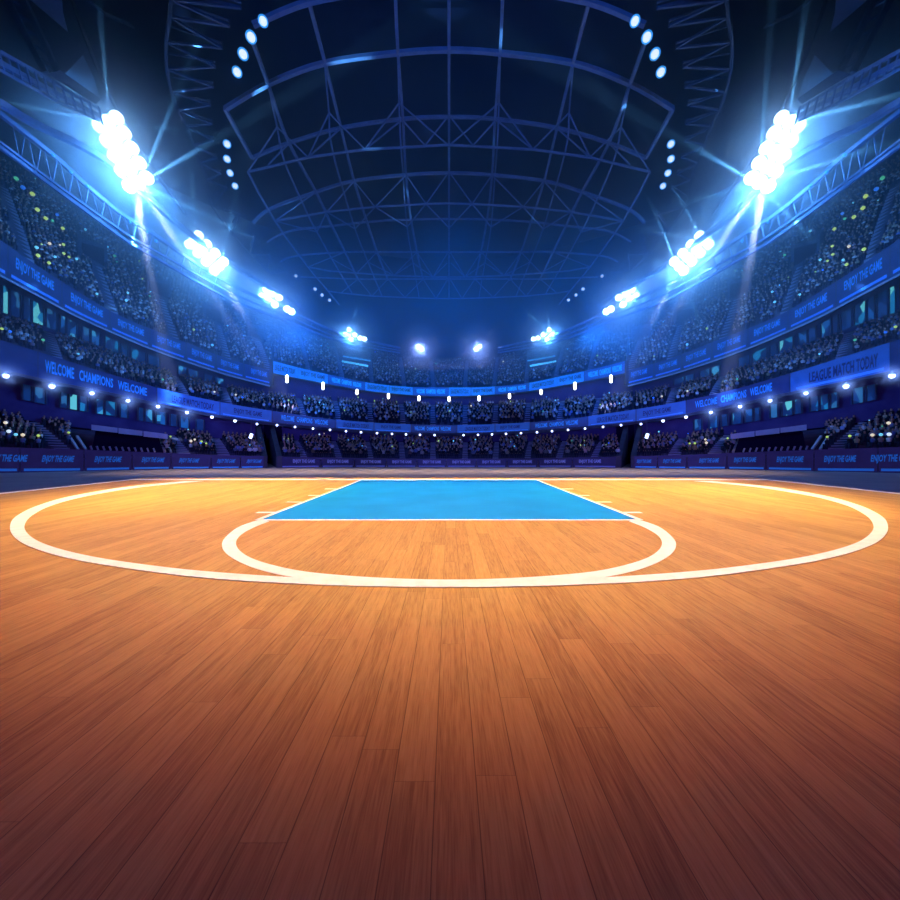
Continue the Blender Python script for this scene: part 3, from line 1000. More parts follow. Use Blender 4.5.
for i, (D, nodes, w) in enumerate(ROWS):
    n = f'{ORD[i]} from the camera'
    if i in LOWC:
        root = thing('roof_truss', P(449, nodes[-1][1], D), f'zigzag steel truss across the dark roof, {ORD[sorted(LOWC).index(i)]} from the top of the photo', 'truss', 'zigzag roof trusses')
        m = MB(); m.line(arcpts(nodes, D), w, w); m.build('top_chord', M_STEEL, root)
        d2, low_n = LOWC[i]
        m = MB(); m.line([P(x, y, d2) for x, y in mir(low_n)], 0.26, 0.26); m.build('bottom_chord', M_STEEL, root)
        for (a, b) in WEB[i]:
            for s in (-1, 1):
                g = lambda x: CX + s * (CX - x)
                m = MB(); m.beam(P(g(a[0]), a[1], a[2]), P(g(b[0]), b[1], b[2]), 0.17); m.build('diagonal', M_STEEL, root)
    else:
        m = MB(); m.line(arcpts(nodes, D), w, w)
        tag(m.build('roof_arch', M_STEEL), f'plain arched steel beam across the dark roof, {["first", "second", "", "", "third"][i]} from the top of the photo', 'beam', 'plain roof arches')
# lengthways beams
PUR = [('upper', 0.36, [(449, -15, 38), (449, 50, 46), (449, 117, 56), (449, 173, 66), (449, 219, 76), (449, 252, 86), (449, 279, 96), (449, 299, 106)]),
       ('upper', 0.36, [(395, -12, 38), (398, 53, 46), (403, 119, 56), (406, 175, 66), (411, 219.5, 76), (417, 252, 86), (423, 279, 96)]),
       ('upper', 0.36, [(309, 2, 38), (325, 63, 46), (341, 128, 56), (354, 181, 66), (367, 222, 76), (377, 252, 86), (388, 280, 96)]),
       ('upper', 0.36, [(251, 37, 38), (268, 84, 46), (289, 143, 56), (316, 192, 66), (332, 226, 76), (345, 252, 86), (358, 279, 96)]),
       ('edge', 0.40, [(225, 109, 46), (252, 158, 56)]),
       ('lower', 0.22, [(398, 56, 46), (399, 103, 54), (401, 149, 57), (403, 175, 67), (407, 227, 75), (413, 263, 86), (419, 297, 97)]),
       ('lower', 0.22, [(325, 66, 46), (329, 113, 54), (333, 153, 57), (355, 229, 75), (368, 262, 86), (382, 296, 97)]),
       ('lower', 0.22, [(269, 88, 46), (277, 127, 54), (285, 163, 57), (308, 215, 67), (317, 232, 75), (332, 259, 86), (352, 293, 97)]),
       ('lower', 0.26, [(248, 172, 57), (275, 221, 67), (308, 267, 87), (328, 291, 97), (345, 312, 110)])]
cnt = {}
for kind, w, pts in PUR:
    for s in ((1,) if pts[0][0] > 440 else (-1, 1)):
        g = lambda x: CX + s * (CX - x) if s < 0 or pts[0][0] < 440 else x
        gg = (lambda x: x) if s < 0 or pts[0][0] > 440 else (lambda x: 2 * CX - x)
        m = MB(); m.line(spline([P(gg(x), y, D) for x, y, D in pts], 4), w, w)
        o = m.build('roof_purlin', M_STEEL)
        i = cnt.get((kind, s), 0)
        cnt[kind, s] = i + 1
        if pts[0][0] > 440:
            tag(o, 'straight steel beam running lengthways along the middle of the dark roof', 'beam', 'lengthways roof beams')
        else:
            j = i
            where = {'upper': f'{ORD[j]} {SIDE[s]} of the middle beam, on the thick upper layer', 'edge': f'short end piece at the {SIDE[s]} rim of the dark roof panel',
                     'lower': f'{ORD[j]} {SIDE[s]} of the middle beam, in the thin lower layer'}[kind]
            tag(o, f'lengthways steel roof beam, {where}', 'beam', 'lengthways roof beams')

# zigzag ring truss either side of the dark roof panel
M_STEELR = noisy('dull_steel', (0.10, 0.14, 0.25), (0.14, 0.18, 0.30), 0.8, 0.6, 0.3)
INN = [(241, 8), (229, 26), (222, 48), (215, 67), (213, 87), (210, 105), (212, 124), (213, 141), (217, 158), (221, 174), (227, 188), (240, 214), (254, 237), (270, 255), (288, 272)]
OUT = [(186, -6), (172, 0), (170, 17), (166, 42), (167, 69), (172, 92), (178, 110), (186, 126), (193, 145), (200, 163), (207, 180), (212, 206), (232, 232), (250, 254), (268, 272)]
for s in (-1, 1):
    g = lambda x: CX + s * (CX - x)
    a = [P(g(x), y, F * 41 / (HZ - y)) for x, y in INN]
    b = [P(g(x), y, F * 41 / (HZ - y) + 1.5) for x, y in OUT]
    root = thing('ring_truss', a[5], f'zigzag steel truss along the {SIDE[s]} edge of the dark roof panel', 'truss', 'side ring trusses')
    m = MB(); m.line(spline(b, 3), 0.32, 0.32); m.build('chord', M_STEELD, root)
    for k in range(len(a)):
        m = MB(); m.beam(a[k], b[k], 0.20); m.build('diagonal', M_STEELR, root)
        if k + 1 < len(a):
            m = MB(); m.beam(a[k], b[k + 1], 0.20); m.build('diagonal', M_STEELR, root)
            m = MB(); m.beam(a[k] + Vector((0, 0, 0.5)), b[k + 1] + Vector((0, 0, 1.8)), 0.14); m.build('diagonal', M_STEELR, root)

# round lamps along the rim of the dark roof panel
RL = [(263, 21, 5.2), (251, 37, 5.6), (243, 54, 5.4), (237, 72, 5.0), (227, 144, 4.0), (227, 159, 3.8), (230, 173, 3.5), (235, 186, 3.3),
      (296, 276, 1.9), (315, 289, 2.0), (322, 295, 1.9), (329.5, 300, 1.8), (337, 303, 1.9), (369, 317, 1.5), (376, 319.5, 1.5), (382.5, 322, 1.5), (389.5, 323.5, 1.5)]
for s in (-1, 1):
    for k, (x, y, r) in enumerate(RL):
        D = F * 40.0 / (HZ - y)
        c = P(CX + s * (CX - x), y, D)
        R = r * D / F * 0.92
        ax = (Vector((0, 8, 0)) - c).normalized()
        root = thing('roof_lamp', c, f'round white roof lamp, {ORD[k]} down the {SIDE[s]} rim of the dark roof panel', 'lamp', 'round roof lamps')
        m = MB(); m.lathe([(R * 0.5, -1.0 * R), (R * 0.95, -0.3 * R), (R, 0.0)], c, ax, 14); m.build('housing', M_STEELD, root)
        m = MB(); m.lathe([(R, 0.0), (R * 1.02, 0.06), (R * 0.93, 0.12)], c, ax, 18); m.build('rim', E_ROOFRIM, root)
        m = MB(); m.lathe([(R * 0.74, 0.12), (R * 0.62, 0.22), (R * 0.3, 0.28)], c, ax, 18); m.build('lens', E_ROOF, root, True)

# catwalk girders that carry the floodlights, side beams and pylon panels
DR = edge([(-60, 31), (0, 36), (118, 44), (205, 55), (275, 66), (350, 82), (449, 98)])
G = {
    'A': (0.30, [(-70, 96), (17, 160), (71, 200), (120, 236), (142, 250), (230, 299), (290, 322), (342, 342), (400, 353)]),
    'A2': (0.22, [(-70, 88), (17, 155), (75, 198), (125, 233), (150, 248), (234, 294), (292, 318), (342, 338.5), (400, 350.5)]),
    'B': (0.42, [(-20, 98), (55, 157), (87, 186), (120, 213), (150, 232), (200, 266), (240, 289), (290, 311), (342, 334), (400, 348)]),
    'C': (0.60, [(-60, 70), (0, 103), (33, 123), (83, 147), (120, 172), (180, 226), (240, 270), (300, 306)]),
}
for s in (-1, 1):
    g = lambda x: CX + s * (CX - x)
    pt = lambda x, y, dd=0.0: P(g(x), y, DR(x) + dd)
    root = thing('floodlight_catwalk', pt(120, 236), f'long blue steel catwalk under the {SIDE[s]} floodlights', 'catwalk')
    for nme, (w, pts) in G.items():
        m = MB(); m.line(spline([pt(x, y, 0.8 if nme == 'B' else 0) for x, y in pts], 4), w, w); m.build('girder', M_STEEL, root)
    YA, YB = edge(G['A'][1]), edge(G['B'][1])
    for k, x in enumerate(range(20, 340, 16)):
        m = MB(); m.beam(pt(x, YA(x)), pt(x + 5, YB(x + 5), 0.8), 0.10); m.build('post', M_STEEL, root)
        m = MB(); m.beam(pt(x, YA(x)), pt(x - 8, YB(x - 8), 0.8), 0.06); m.build('brace', M_STEEL, root)
    for x, y in ((53, 155), (71, 172), (87, 186), (130, 222), (147, 232), (156, 241)):
        m = MB(); ball(m, pt(x, y, -0.3), 0.16); m.build('marker_light', E_ROOFRIM, root)
    # slanting upper catwalk that meets the biggest floodlights
    root = thing('maintenance_gantry', pt(50, 90, -2), f'slanting steel gantry reaching the largest {SIDE[s]} floodlights from the side', 'gantry')
    for y0, w in ((0, 0.45), (-11, 0.3), (7, 0.22)):
        m = MB(); m.line([pt(-60, 36 + y0, -3), pt(0, 63 + y0, -2), pt(50, 91 + y0, -1), pt(100, 117 + y0 * .6, 0)], w, w); m.build('rail', M_STEEL, root)
    for x in range(-10, 100, 9):
        m = MB(); y = 63 + x * 0.545; m.beam(pt(x, y - 10, -2), pt(x + 5, y + 8, -2), 0.13); m.build('strut', M_STEEL, root)
    m = MB()
    m.box8([pt(47, 74, -1.5), pt(96, 104, -0.5), pt(96, 104, 1.0), pt(47, 74, 0.5), pt(60, 70, -1.5), pt(101, 99, -0.5), pt(101, 99, 1.0), pt(60, 70, 0.5)])
    m.build('deck', M_STEELD, root)
    # pale panels of the roof edge
    m = MB(); c = [(62, 77), (102, 104), (94, 78), (83, 55)]
    m.box8([pt(x, y, 2.0) for x, y in c] + [pt(x, y, 3.2) for x, y in c])
    tag(m.build('roof_panel', M_PANEL), f'pale slanted roof panel just above the largest {SIDE[s]} floodlights', 'panel')
    m = MB(); c = [(26, -4), (68, 32), (63, 12), (62, -4)]
    m.box8([pt(x, y, 2.0) for x, y in c] + [pt(x, y, 3.2) for x, y in c])
    tag(m.build('roof_panel', M_STEEL), f'dim slanted roof panel at the top {SIDE[s]} corner of the roof', 'panel')
    m = MB(); m.line([pt(x, y, 1) for x, y in ((70, -6), (77, 15), (90, 50), (105, 86), (122, 122), (150, 165), (185, 214))], 0.28, 0.28)
    tag(m.build('roof_cable', M_VOID), f'dark cable running down past the {SIDE[s]} floodlights', 'cable')
    root = thing('roof_girder', pt(40, 40, 3), f'lattice roof girder slanting from the top {SIDE[s]} corner to the gantry', 'girder')
    for a, b in (((6, -4), (46, 74)), ((24, 0), (60, 76))):
        m = MB(); m.beam(pt(*a, 3), pt(*b, 1), 0.5); m.build('chord', M_STEELD, root)
    for k in range(5):
        m = MB(); t = k / 5
        m.beam(pt(6 + 40 * t, -4 + 78 * t, 3 - 2 * t), pt(24 + 36 * (t + .12), 76 * (t + .12), 3 - 2 * t), 0.22); m.build('lattice_bar', M_STEELD, root)
    m = MB(); m.line([pt(x, y, 4) for x, y in ((85, -2), (105, 14), (150, 34), (175, 44))], 0.3, 0.3)
    tag(m.build('roof_girder', M_STEELD), f'thin dark girder crossing the roof above the largest {SIDE[s]} floodlights', 'girder')

# ------------------------------------------------------------------ haze in the bowl
def haze_mat(name, col, dens, g):
    hz = bpy.data.materials.new(name)
    hz.use_nodes = True
    nt = hz.node_tree
    nt.nodes.remove(nt.nodes['Principled BSDF'])
    v = nt.nodes.new('ShaderNodeVolumeScatter')
    v.inputs['Color'].default_value = (*col, 1)
    v.inputs['Density'].default_value = dens
    v.inputs['Anisotropy'].default_value = g
    nt.links.new(v.outputs[0], nt.nodes['Material Output'].inputs['Volume'])
    hz.cycles.homogeneous_volume = True
    return hz
M_HAZE = haze_mat('arena_haze', (0.85, 0.93, 1.0), 0.0075, 0.1)
M_HAZE2 = haze_mat('lamp_glow_haze', (0.85, 0.93, 1.0), 0.03, 0.0)
M_HAZE2.cycles.homogeneous_volume = False
nt = M_HAZE2.node_tree                                    # thins out away from the lamps
def nd(t, **k):
    n = nt.nodes.new(t)
    for a, b in k.items():
        setattr(n, a, b)
    return n
tc, ln = nd('ShaderNodeTexCoord'), nd('ShaderNodeVectorMath', operation='LENGTH')
mr = nd('ShaderNodeMapRange')
mr.inputs['From Min'].default_value, mr.inputs['From Max'].default_value = 1.0, 0.0
mr.inputs['To Max'].default_value = 1.0
pw_, ml = nd('ShaderNodeMath', operation='POWER'), nd('ShaderNodeMath', operation='MULTIPLY')
pw_.inputs[1].default_value = 2.1
ml.inputs[1].default_value = 0.40
nt.links.new(tc.outputs['Object'], ln.inputs[0])
nt.links.new(ln.outputs['Value'], mr.inputs['Value'])
nt.links.new(mr.outputs['Result'], pw_.inputs[0])
nt.links.new(pw_.outputs[0], ml.inputs[0])
nt.links.new(ml.outputs[0], [n for n in nt.nodes if n.type == 'VOLUME_SCATTER'][0].inputs['Density'])
m = MB()
m.box(-92, 92, 29, 125.5, 9.0, ZC - 0.2)
tag(m.build('haze', M_HAZE), 'thin blue haze filling the arena above the stands', 'haze', kind='stuff')

# ------------------------------------------------------------------ floodlights
def grid(p, q, n, off, js=(-1, 1)):
    p, q = Vector(p), Vector(q)
    d = (q - p)
    nn = Vector((-d.y, d.x)).normalized() * off
    return [tuple(p + d * (k / max(1, n - 1)) + nn * j) for k in range(n) for j in js]
BANKS = [
    (44, grid((108, 122), (138, 182), 5, 9.5, (-1, 0, 1)), 0.74, 1.0),
    (55, grid((194, 240), (219, 266), 4, 6.5, (-1, 0, 1)), 0.66, 0.62),
    (66, grid((264, 293), (277, 301), 3, 4.0) + [(287, 309), (291.5, 311.5)], 0.60, 0.36),
    (82, grid((347, 332), (353, 337), 2, 3.0) + [(360, 338), (364.5, 339)], 0.50, 0.22),
    (96, [(418, 346), (422, 349)], 0.48, 0.10),
]
RANK = ['largest and nearest', 'second nearest', 'third nearest', 'fourth nearest', 'smallest and farthest']
FLOOD_P = 44000.0
SPIKE = 260000.0
for s in (-1, 1):
    for k, (D, heads, r, pw) in enumerate(BANKS):
        g = lambda x: CX + s * (CX - x)
        c = sum((P(g(x), y, D) for x, y in heads), Vector()) / len(heads)
        ax = (Vector((0, 14, 0)) - c).normalized()
        root = thing('floodlight_bank', c, f'blazing white bank of floodlights on the {SIDE[s]} catwalk, {RANK[k]}', 'floodlight', 'floodlight banks')
        m = MB()
        hp = [P(g(x), y, D) for x, y in heads]
        for i in range(0, len(hp) - 3):
            m.beam(hp[i] - ax * 0.6, hp[i + 3] - ax * 0.6, 0.15)
        m.beam(hp[0] - ax * 0.6, hp[-1] - ax * 0.6, 0.18)
        m.build('frame', M_STEELD, root)
        for h in hp:
            m = MB(); m.lathe([(r * 0.35, -0.8 * r), (r * 0.9, -0.2 * r), (r, 0.05)], h, ax, 14)
            hd = m.build('lamp_head', M_STEELD, root)
            m = MB(); m.lathe([(r * 0.94, 0.06), (r * 0.8, 0.2), (r * 0.4, 0.28)], h, ax, 14); m.build('lens', E_FLOOD, hd, True)
        # denser haze ball added round the lamps to shape their glow
        L_ = (hp[-1] - hp[0]).length if k < 2 else 2.0
        R_ = (11.5, 10.5, 9.5, 8.5, 7.5)[k]
        m = MB()
        m.lathe([(math.sin(t), -math.cos(t)) for t in np.linspace(0.02, math.pi - 0.02, 22)], (0, 0, 0), (0, 0, 1), 32)
        hz_ = m.build('lamp_glow_haze', M_HAZE2, smooth=True)
        hz_.location = c
        hz_.scale = (R_, R_, R_ + L_ * 0.4)
        if k < 2:
            hz_.rotation_euler = (hp[-1] - hp[0]).to_track_quat('Z', 'Y').to_euler()
        tag(hz_, f'added glow haze round the {RANK[k]} floodlight bank on the {SIDE[s]}', 'haze', kind='stuff')
        nsrc = {0: [0.05, 0.35, 0.65, 0.95], 1: [0.1, 0.5, 0.9]}.get(k, [0.5])
        p0, p1 = (hp[1], hp[-2]) if k < 2 else (hp[0].lerp(hp[1], .5), hp[-1])
        if k > 1:
            p0 = p1 = hp[0].lerp(hp[min(3, len(hp) - 1)], .5)
        for j, t in enumerate(nsrc):
            q = p0.lerp(p1, t) + ax * 1.2
            spot('floodlight_glow', q, q - Vector((ax.x, ax.y, 0.15)) * 10, FLOOD_P * pw / len(nsrc), (0.07, 0.33, 1.0) if k < 4 else (0.2, 0.34, 1.0), 178, 0.25, 0.5)  # added spot turned towards the stands, to light haze and crowd
            spot('floodlight_main', q, q + ax * 10, 4500 * pw, (0.06, 0.32, 1.0), 110, 0.8, 0.5)
# haze balls added to give the nearest lower balcony lamps a glow
for s in (-1, 1):
    for k, x in enumerate(lowl[:6]):
        xx = CX + s * (CX - x)
        m = MB()
        m.lathe([(math.sin(t), -math.cos(t)) for t in np.linspace(0.02, math.pi - 0.02, 14)], (0, 0, 0), (0, 0, 1), 20)
        o = m.build('lamp_glow_haze', M_HAZE2, smooth=True)
        q = P(xx, Y_LB(x) + 4.5, D_L(x) - 0.2)
        o.location = q + Vector((-q.x, -q.y, 0)).normalized() * 0.8
        o.scale = (2.0, 2.0, 2.0)
        tag(o, f'faint glow of haze round the {ORD[k]} balcony lamp from the {SIDE[s]} edge', 'haze', kind='stuff')
# added narrow spots imitate starburst flare, fanned across each lamp axis
rr = random.Random(11)
for s in (-1, 1):
    for k, (D, heads, r, pw) in enumerate(BANKS):
        g = lambda x: CX + s * (CX - x)
        hp = [P(g(x), y, D) for x, y in heads]
        ax = (Vector((0, 14, 4)) - hp[0]).normalized()
        u = ax.orthogonal().normalized()
        w = ax.cross(u)
        for c in ([hp[1], hp[-2]] if k < 2 else [hp[0].lerp(hp[1], .5)]):
            n = 8
            t0 = rr.uniform(0, 6.28)
            for j in range(n):
                t = t0 + 2 * math.pi * (j + rr.uniform(-0.25, 0.25)) / n
                d = u * math.cos(t) + w * math.sin(t) + ax * rr.uniform(0.05, 0.3)
                q = c + ax * 0.9
                spot('flare_spot', q, q + d, SPIKE * (1.0, 0.8, 0.65, 0.5, 0.4)[k] * rr.uniform(0.25, 1.5), (0.12, 0.46, 1.0) if k < 4 else (0.5, 0.62, 1.0), rr.uniform(2.5, 6.0), 0.9, 0.08)
# long beams through the haze
BEAMS = [(0, (133, 178, 43), (172, 392, 52), 900000, 5.5), (0, (138, 184, 43), (284, 402, 60), 750000, 4.5), (0, (126, 170, 43), (205, 250, 53), 90000, 8.0),
         (1, (214, 262, 54), (292, 405, 62), 650000, 4.5), (1, (216, 262, 54), (272, 300, 64), 70000, 8.0), (2, (276, 302, 65), (350, 338, 80), 70000, 7.0)]
for s in (-1, 1):
    for k, a, b, pw, ang in BEAMS:
        g = lambda x: CX + s * (CX - x)
        spot('floodlight_beam', P(g(a[0]), a[1], a[2]), P(g(b[0]), b[1], b[2]), pw, (0.46, 0.58, 1.0), ang, 0.6, 0.35)


# ------------------------------------------------------------------ spectators
def cloth_mat():
    m = bpy.data.materials.new('spectator_clothing')
    m.use_nodes = True
    nt = m.node_tree
    oi = nt.nodes.new('ShaderNodeObjectInfo')
    b = nt.nodes['Principled BSDF']
    b.inputs['Roughness'].default_value = 0.8
    b.inputs['Specular IOR Level'].default_value = 0.1
    nt.links.new(oi.outputs['Color'], b.inputs['Base Color'])
    return m
M_CLOTH = cloth_mat()
M_TROU = mat('trousers', (0.02, 0.025, 0.05), 0.8, spec=0.1)
M_SKIN = mat('skin', (0.42, 0.26, 0.19), 0.6, spec=0.2)
M_HAIR = mat('hair', (0.025, 0.018, 0.014), 0.6, spec=0.2)

def person_mesh(arms):
    """seated figure facing +y, origin on the seat, one skinned surface"""
    J, E, R = [], [], []
    def j(p, r, parent=None):
        J.append(p); R.append(r)
        if parent is not None:
            E.append((parent, len(J) - 1))
        return len(J) - 1
    pel = j((0, 0, 0.10), (0.15, 0.13))
    wst = j((0, -0.01, 0.28), (0.14, 0.11), pel)
    chs = j((0, -0.02, 0.46), (0.17, 0.12), wst)
    nck = j((0, 0.0, 0.60), (0.055, 0.055), chs)
    hd1 = j((0, 0.03, 0.70), (0.085, 0.095), nck)
    hd2 = j((0, 0.03, 0.82), (0.075, 0.085), hd1)
    for s in (-1, 1):
        sh = j((s * 0.19, -0.01, 0.52), (0.06, 0.06), chs)
        if arms == 'up':
            el = j((s * 0.30, 0.10, 0.72), (0.045, 0.045), sh)
            wr = j((s * 0.26, 0.14, 0.96), (0.034, 0.034), el)
            j((s * 0.25, 0.15, 1.06), (0.04, 0.03), wr)
        else:
            el = j((s * 0.26, 0.06, 0.28), (0.045, 0.045), sh)
            wr = j((s * 0.13, 0.28, 0.21), (0.034, 0.034), el)
            j((s * 0.09, 0.36, 0.22), (0.04, 0.03), wr)
        hp = j((s * 0.10, 0.05, 0.09), (0.095, 0.09), pel)
        kn = j((s * 0.12, 0.45, 0.10), (0.065, 0.065), hp)
        an = j((s * 0.12, 0.47, -0.32), (0.045, 0.045), kn)
        j((s * 0.12, 0.60, -0.38), (0.045, 0.035), an)
    me = bpy.data.meshes.new('p')
    me.from_pydata(J, E, [])
    o = bpy.data.objects.new('p', me)
    COL.objects.link(o)
    sk = o.modifiers.new('s', 'SKIN')
    sv = me.skin_vertices[0].data
    for i, r in enumerate(R):
        sv[i].radius = r
        sv[i].use_root = (i == 0)
    ss = o.modifiers.new('u', 'SUBSURF')
    ss.levels = 1
    bpy.context.view_layer.update()
    dg = bpy.context.evaluated_depsgraph_get()
    out = bpy.data.meshes.new_from_object(o.evaluated_get(dg))
    bpy.data.objects.remove(o)
    out.name = 'person'
    for x in (M_CLOTH, M_TROU, M_SKIN, M_HAIR):
        out.materials.append(x)
    for p in out.polygons:
        c = p.center
        if c.z > 0.60 and abs(c.x) < 0.14:
            p.material_index = 3 if (c.z > 0.83 or (c.y < 0.02 and c.z > 0.66)) else 2
        elif arms == 'up' and c.z > 0.98 or arms != 'up' and c.y > 0.30 and c.z > 0.16:
            p.material_index = 2
        elif c.z < 0.14 and c.y > 0.08 or c.z < 0.05:
            p.material_index = 1
        p.use_smooth = True
    return out
PM = [person_mesh('down'), person_mesh('up'), person_mesh('down')]

def crowd_color(lv='upper'):
    u = random.random() * (0.86 if lv == 'lower' else 1.0)  # fewer pale clothes in the lower stand, standing in for its dimmer light
    if u < 0.50:
        v = random.uniform(0.006, 0.03); c = (v, v * 1.1, v * 1.5)
    elif u < 0.82:
        v = random.uniform(0.15, 0.5)
        c = random.choice([(v * .5, v * .7, v * 1.2), (v, v, v * 1.05), (v * .3, v * .45, v), (v * .8, v * .5, v * .55), (v, v * .8, v * .5)])
    else:
        v = random.uniform(0.5, 0.72); c = (v * 0.92, v * 0.97, v)
    return c

seats = []
for (lv, s), (f0, f1, rows, (xa, xb)) in T.items():
    ais = [(a, b, w, t0, t1) for (l, ss_, a, b, w, t0, t1) in AIS if (l, ss_) == (lv, s)]
    por = [(x, t) for (ss_, x, t) in PORT if lv == 'upper' and ss_ == s]
    for r in range(rows):
        t = (r + 0.55) / rows
        tz = r / rows
        x = max(xa, -40)
        xe = min(xb, 938)
        while x < xe:
            p = f0(x).lerp(f1(x), t)
            q = f0(x + 1).lerp(f1(x + 1), t)
            mpp = (q - p).length
            step = 0.56 / mpp
            x += step * random.uniform(0.9, 1.15)
            if x >= xe or random.random() < 0.10:
                continue
            p = f0(x).lerp(f1(x), t)
            z = f0(x).lerp(f1(x), tz).z + 0.42
            bad = False
            for a, b, w, t0, t1 in ais:
                if t0 - 0.02 <= t <= t1 and abs(x - (a + (b - a) * t)) * mpp < w / 2 + 0.2:
                    bad = True
            for px, pt_ in por:
                if abs(x - px) * mpp < 2.1 and -0.02 < t - pt_ < 0.22 or abs(x - px) * mpp < 1.9 and -0.06 < t - pt_ <= 0:
                    bad = True
            xm = min(x, 2 * CX - x)
            if lv == 'lower' and s != 0 and (72 < xm < 90 or 88 <= xm < 172 and not (163 < xm)):
                bad = True
            if lv == 'upper' and s == 0 and 340 < xm < 370 and 0.30 < t:
                bad = True
            if bad:
                continue
            seats.append((lv, s, x, t, Vector((p.x, p.y, z))))

def inframe(p):
    X, Y = CX + F * p.x / p.y, HZ - F * (p.z - CZ) / p.y
    return 3 < X < 895 and 3 < Y < 470
near = sorted([k for k in range(len(seats)) if inframe(seats[k][4])], key=lambda k: seats[k][4].length)
first = set()
# 300 that show largest: nearest seats, from every stand that is close to the frame edges
first.update(near[:300])
PH = {'lower': 'lower stand above the boards', 'mid': 'middle stand between the balconies', 'upper': 'upper stand above the balcony'}
for n, k in enumerate(sorted(first)):
    lv, s, x, t, p = seats[k]
    up_ = random.random() < 0.12
    o = bpy.data.objects.new('person', PM[1 if up_ else 0])
    COL.objects.link(o)
    o.location = p
    d = Vector((0, 12, 0)) - p
    o.rotation_euler = (0, 0, math.atan2(-d.x, d.y) + random.uniform(-0.25, 0.25))
    sc = random.uniform(0.93, 1.07)
    o.scale = (sc, sc, sc)
    o.color = (*crowd_color(lv), 1)
    where = 'near the far middle' if s == 0 else f'{SIDE[s]} side'
    arms = 'with both arms raised' if up_ else 'with hands on lap'
    tag(o, f'spectator seated {arms}, {where}, {PH[lv]}', 'person', f'spectators {arms}, {where}, {PH[lv]}')

# the rest of the crowd: thousands of small seated figures
def low_poly():
    rings = [((0, 0.02, 0.0), 0.19, 0.15), ((0, 0, 0.25), 0.17, 0.12), ((0, -0.02, 0.47), 0.23, 0.13), ((0, -0.01, 0.56), 0.17, 0.09),
             ((0, 0, 0.62), 0.06, 0.06), ((0, 0.03, 0.70), 0.09, 0.10), ((0, 0.03, 0.81), 0.09, 0.105), ((0, 0.02, 0.90), 0.04, 0.05)]
    v, f, part = [], [], []
    n = 6
    for i, (c, a, b) in enumerate(rings):
        for k in range(n):
            t = 2 * math.pi * k / n
            v.append((c[0] + a * math.cos(t), c[1] + b * math.sin(t), c[2]))
            part.append(0 if i < 4 else 1 if i < 7 else 2)
    for i in range(len(rings) - 1):
        for k in range(n):
            l = (k + 1) % n
            f.append((i * n + k, i * n + l, i * n + n + l, i * n + n + k))
    b = len(v)
    for x0, x1 in ((-0.2, -0.02), (0.02, 0.2)):
        q = len(v)
        for (y, z) in ((0.0, 0.0), (0.0, 0.17), (0.5, 0.17), (0.5, -0.38)):
            v += [(x0, y, z), (x1, y, z)]; part += [3, 3]
        v += [(x0, 0.36, 0.0), (x1, 0.36, 0.0), (x0, 0.38, -0.38), (x1, 0.38, -0.38)]; part += [3] * 4
        f += [(q + 2, q + 3, q + 5, q + 4), (q + 4, q + 5, q + 7, q + 6), (q, q + 2, q + 4, q + 8), (q + 1, q + 9, q + 5, q + 3),
              (q + 8, q + 4, q + 6, q + 10), (q + 9, q + 11, q + 7, q + 5)]
    return np.array(v), f, np.array(part)
LV, LF, LP = low_poly()
rest = [k for k in range(len(seats)) if k not in first]
nv = len(LV)
allv = np.empty((len(rest) * nv, 3), np.float32)
allc = np.ones((len(rest) * nv, 4), np.float32)
for i, k in enumerate(rest):
    p = seats[k][4]
    d = Vector((0, 12, 0)) - p
    a = math.atan2(-d.x, d.y) + random.uniform(-0.3, 0.3)
    sc = random.uniform(0.92, 1.12)
    c, s_ = math.cos(a) * sc, math.sin(a) * sc
    V = np.stack([LV[:, 0] * c - LV[:, 1] * s_ + p.x, LV[:, 0] * s_ + LV[:, 1] * c + p.y, LV[:, 2] * sc + p.z], 1)
    allv[i * nv:(i + 1) * nv] = V
    col = np.array([crowd_color(seats[k][0]), (0.42, 0.26, 0.19), (0.03, 0.02, 0.018), (0.02, 0.025, 0.05)])
    if random.random() < 0.3:
        col[2] = (0.10, 0.06, 0.03)
    allc[i * nv:(i + 1) * nv, :3] = col[LP]
loops1 = np.concatenate([np.array(f) for f in LF])
lens = np.array([len(f) for f in LF])
nl = len(loops1)
me = bpy.data.meshes.new('crowd')
N_ = len(rest)
me.vertices.add(N_ * nv)
me.vertices.foreach_set('co', allv.ravel())
me.loops.add(N_ * nl)
me.loops.foreach_set('vertex_index', (loops1[None, :] + (np.arange(N_) * nv)[:, None]).ravel().astype(np.int32))
me.polygons.add(N_ * len(LF))
st = np.concatenate([[0], np.cumsum(lens)[:-1]])
me.polygons.foreach_set('loop_start', (st[None, :] + (np.arange(N_) * nl)[:, None]).ravel().astype(np.int32))
me.update(calc_edges=True)
ca = me.color_attributes.new('cloth', 'FLOAT_COLOR', 'POINT')
ca.data.foreach_set('color', allc.ravel())
mc = bpy.data.materials.new('crowd_clothing')
mc.use_nodes = True
at = mc.node_tree.nodes.new('ShaderNodeAttribute')
at.attribute_name = 'cloth'
bs = mc.node_tree.nodes['Principled BSDF']
mc.node_tree.links.new(at.outputs['Color'], bs.inputs['Base Color'])
bs.inputs['Roughness'].default_value = 0.8
bs.inputs['Specular IOR Level'].default_value = 0.1
me.materials.append(mc)
o = bpy.data.objects.new('crowd', me)
COL.objects.link(o)
tag(o, 'crowd of thousands seated in the stands all round the court', 'crowd', kind='stuff')
print('crowd', len(seats))

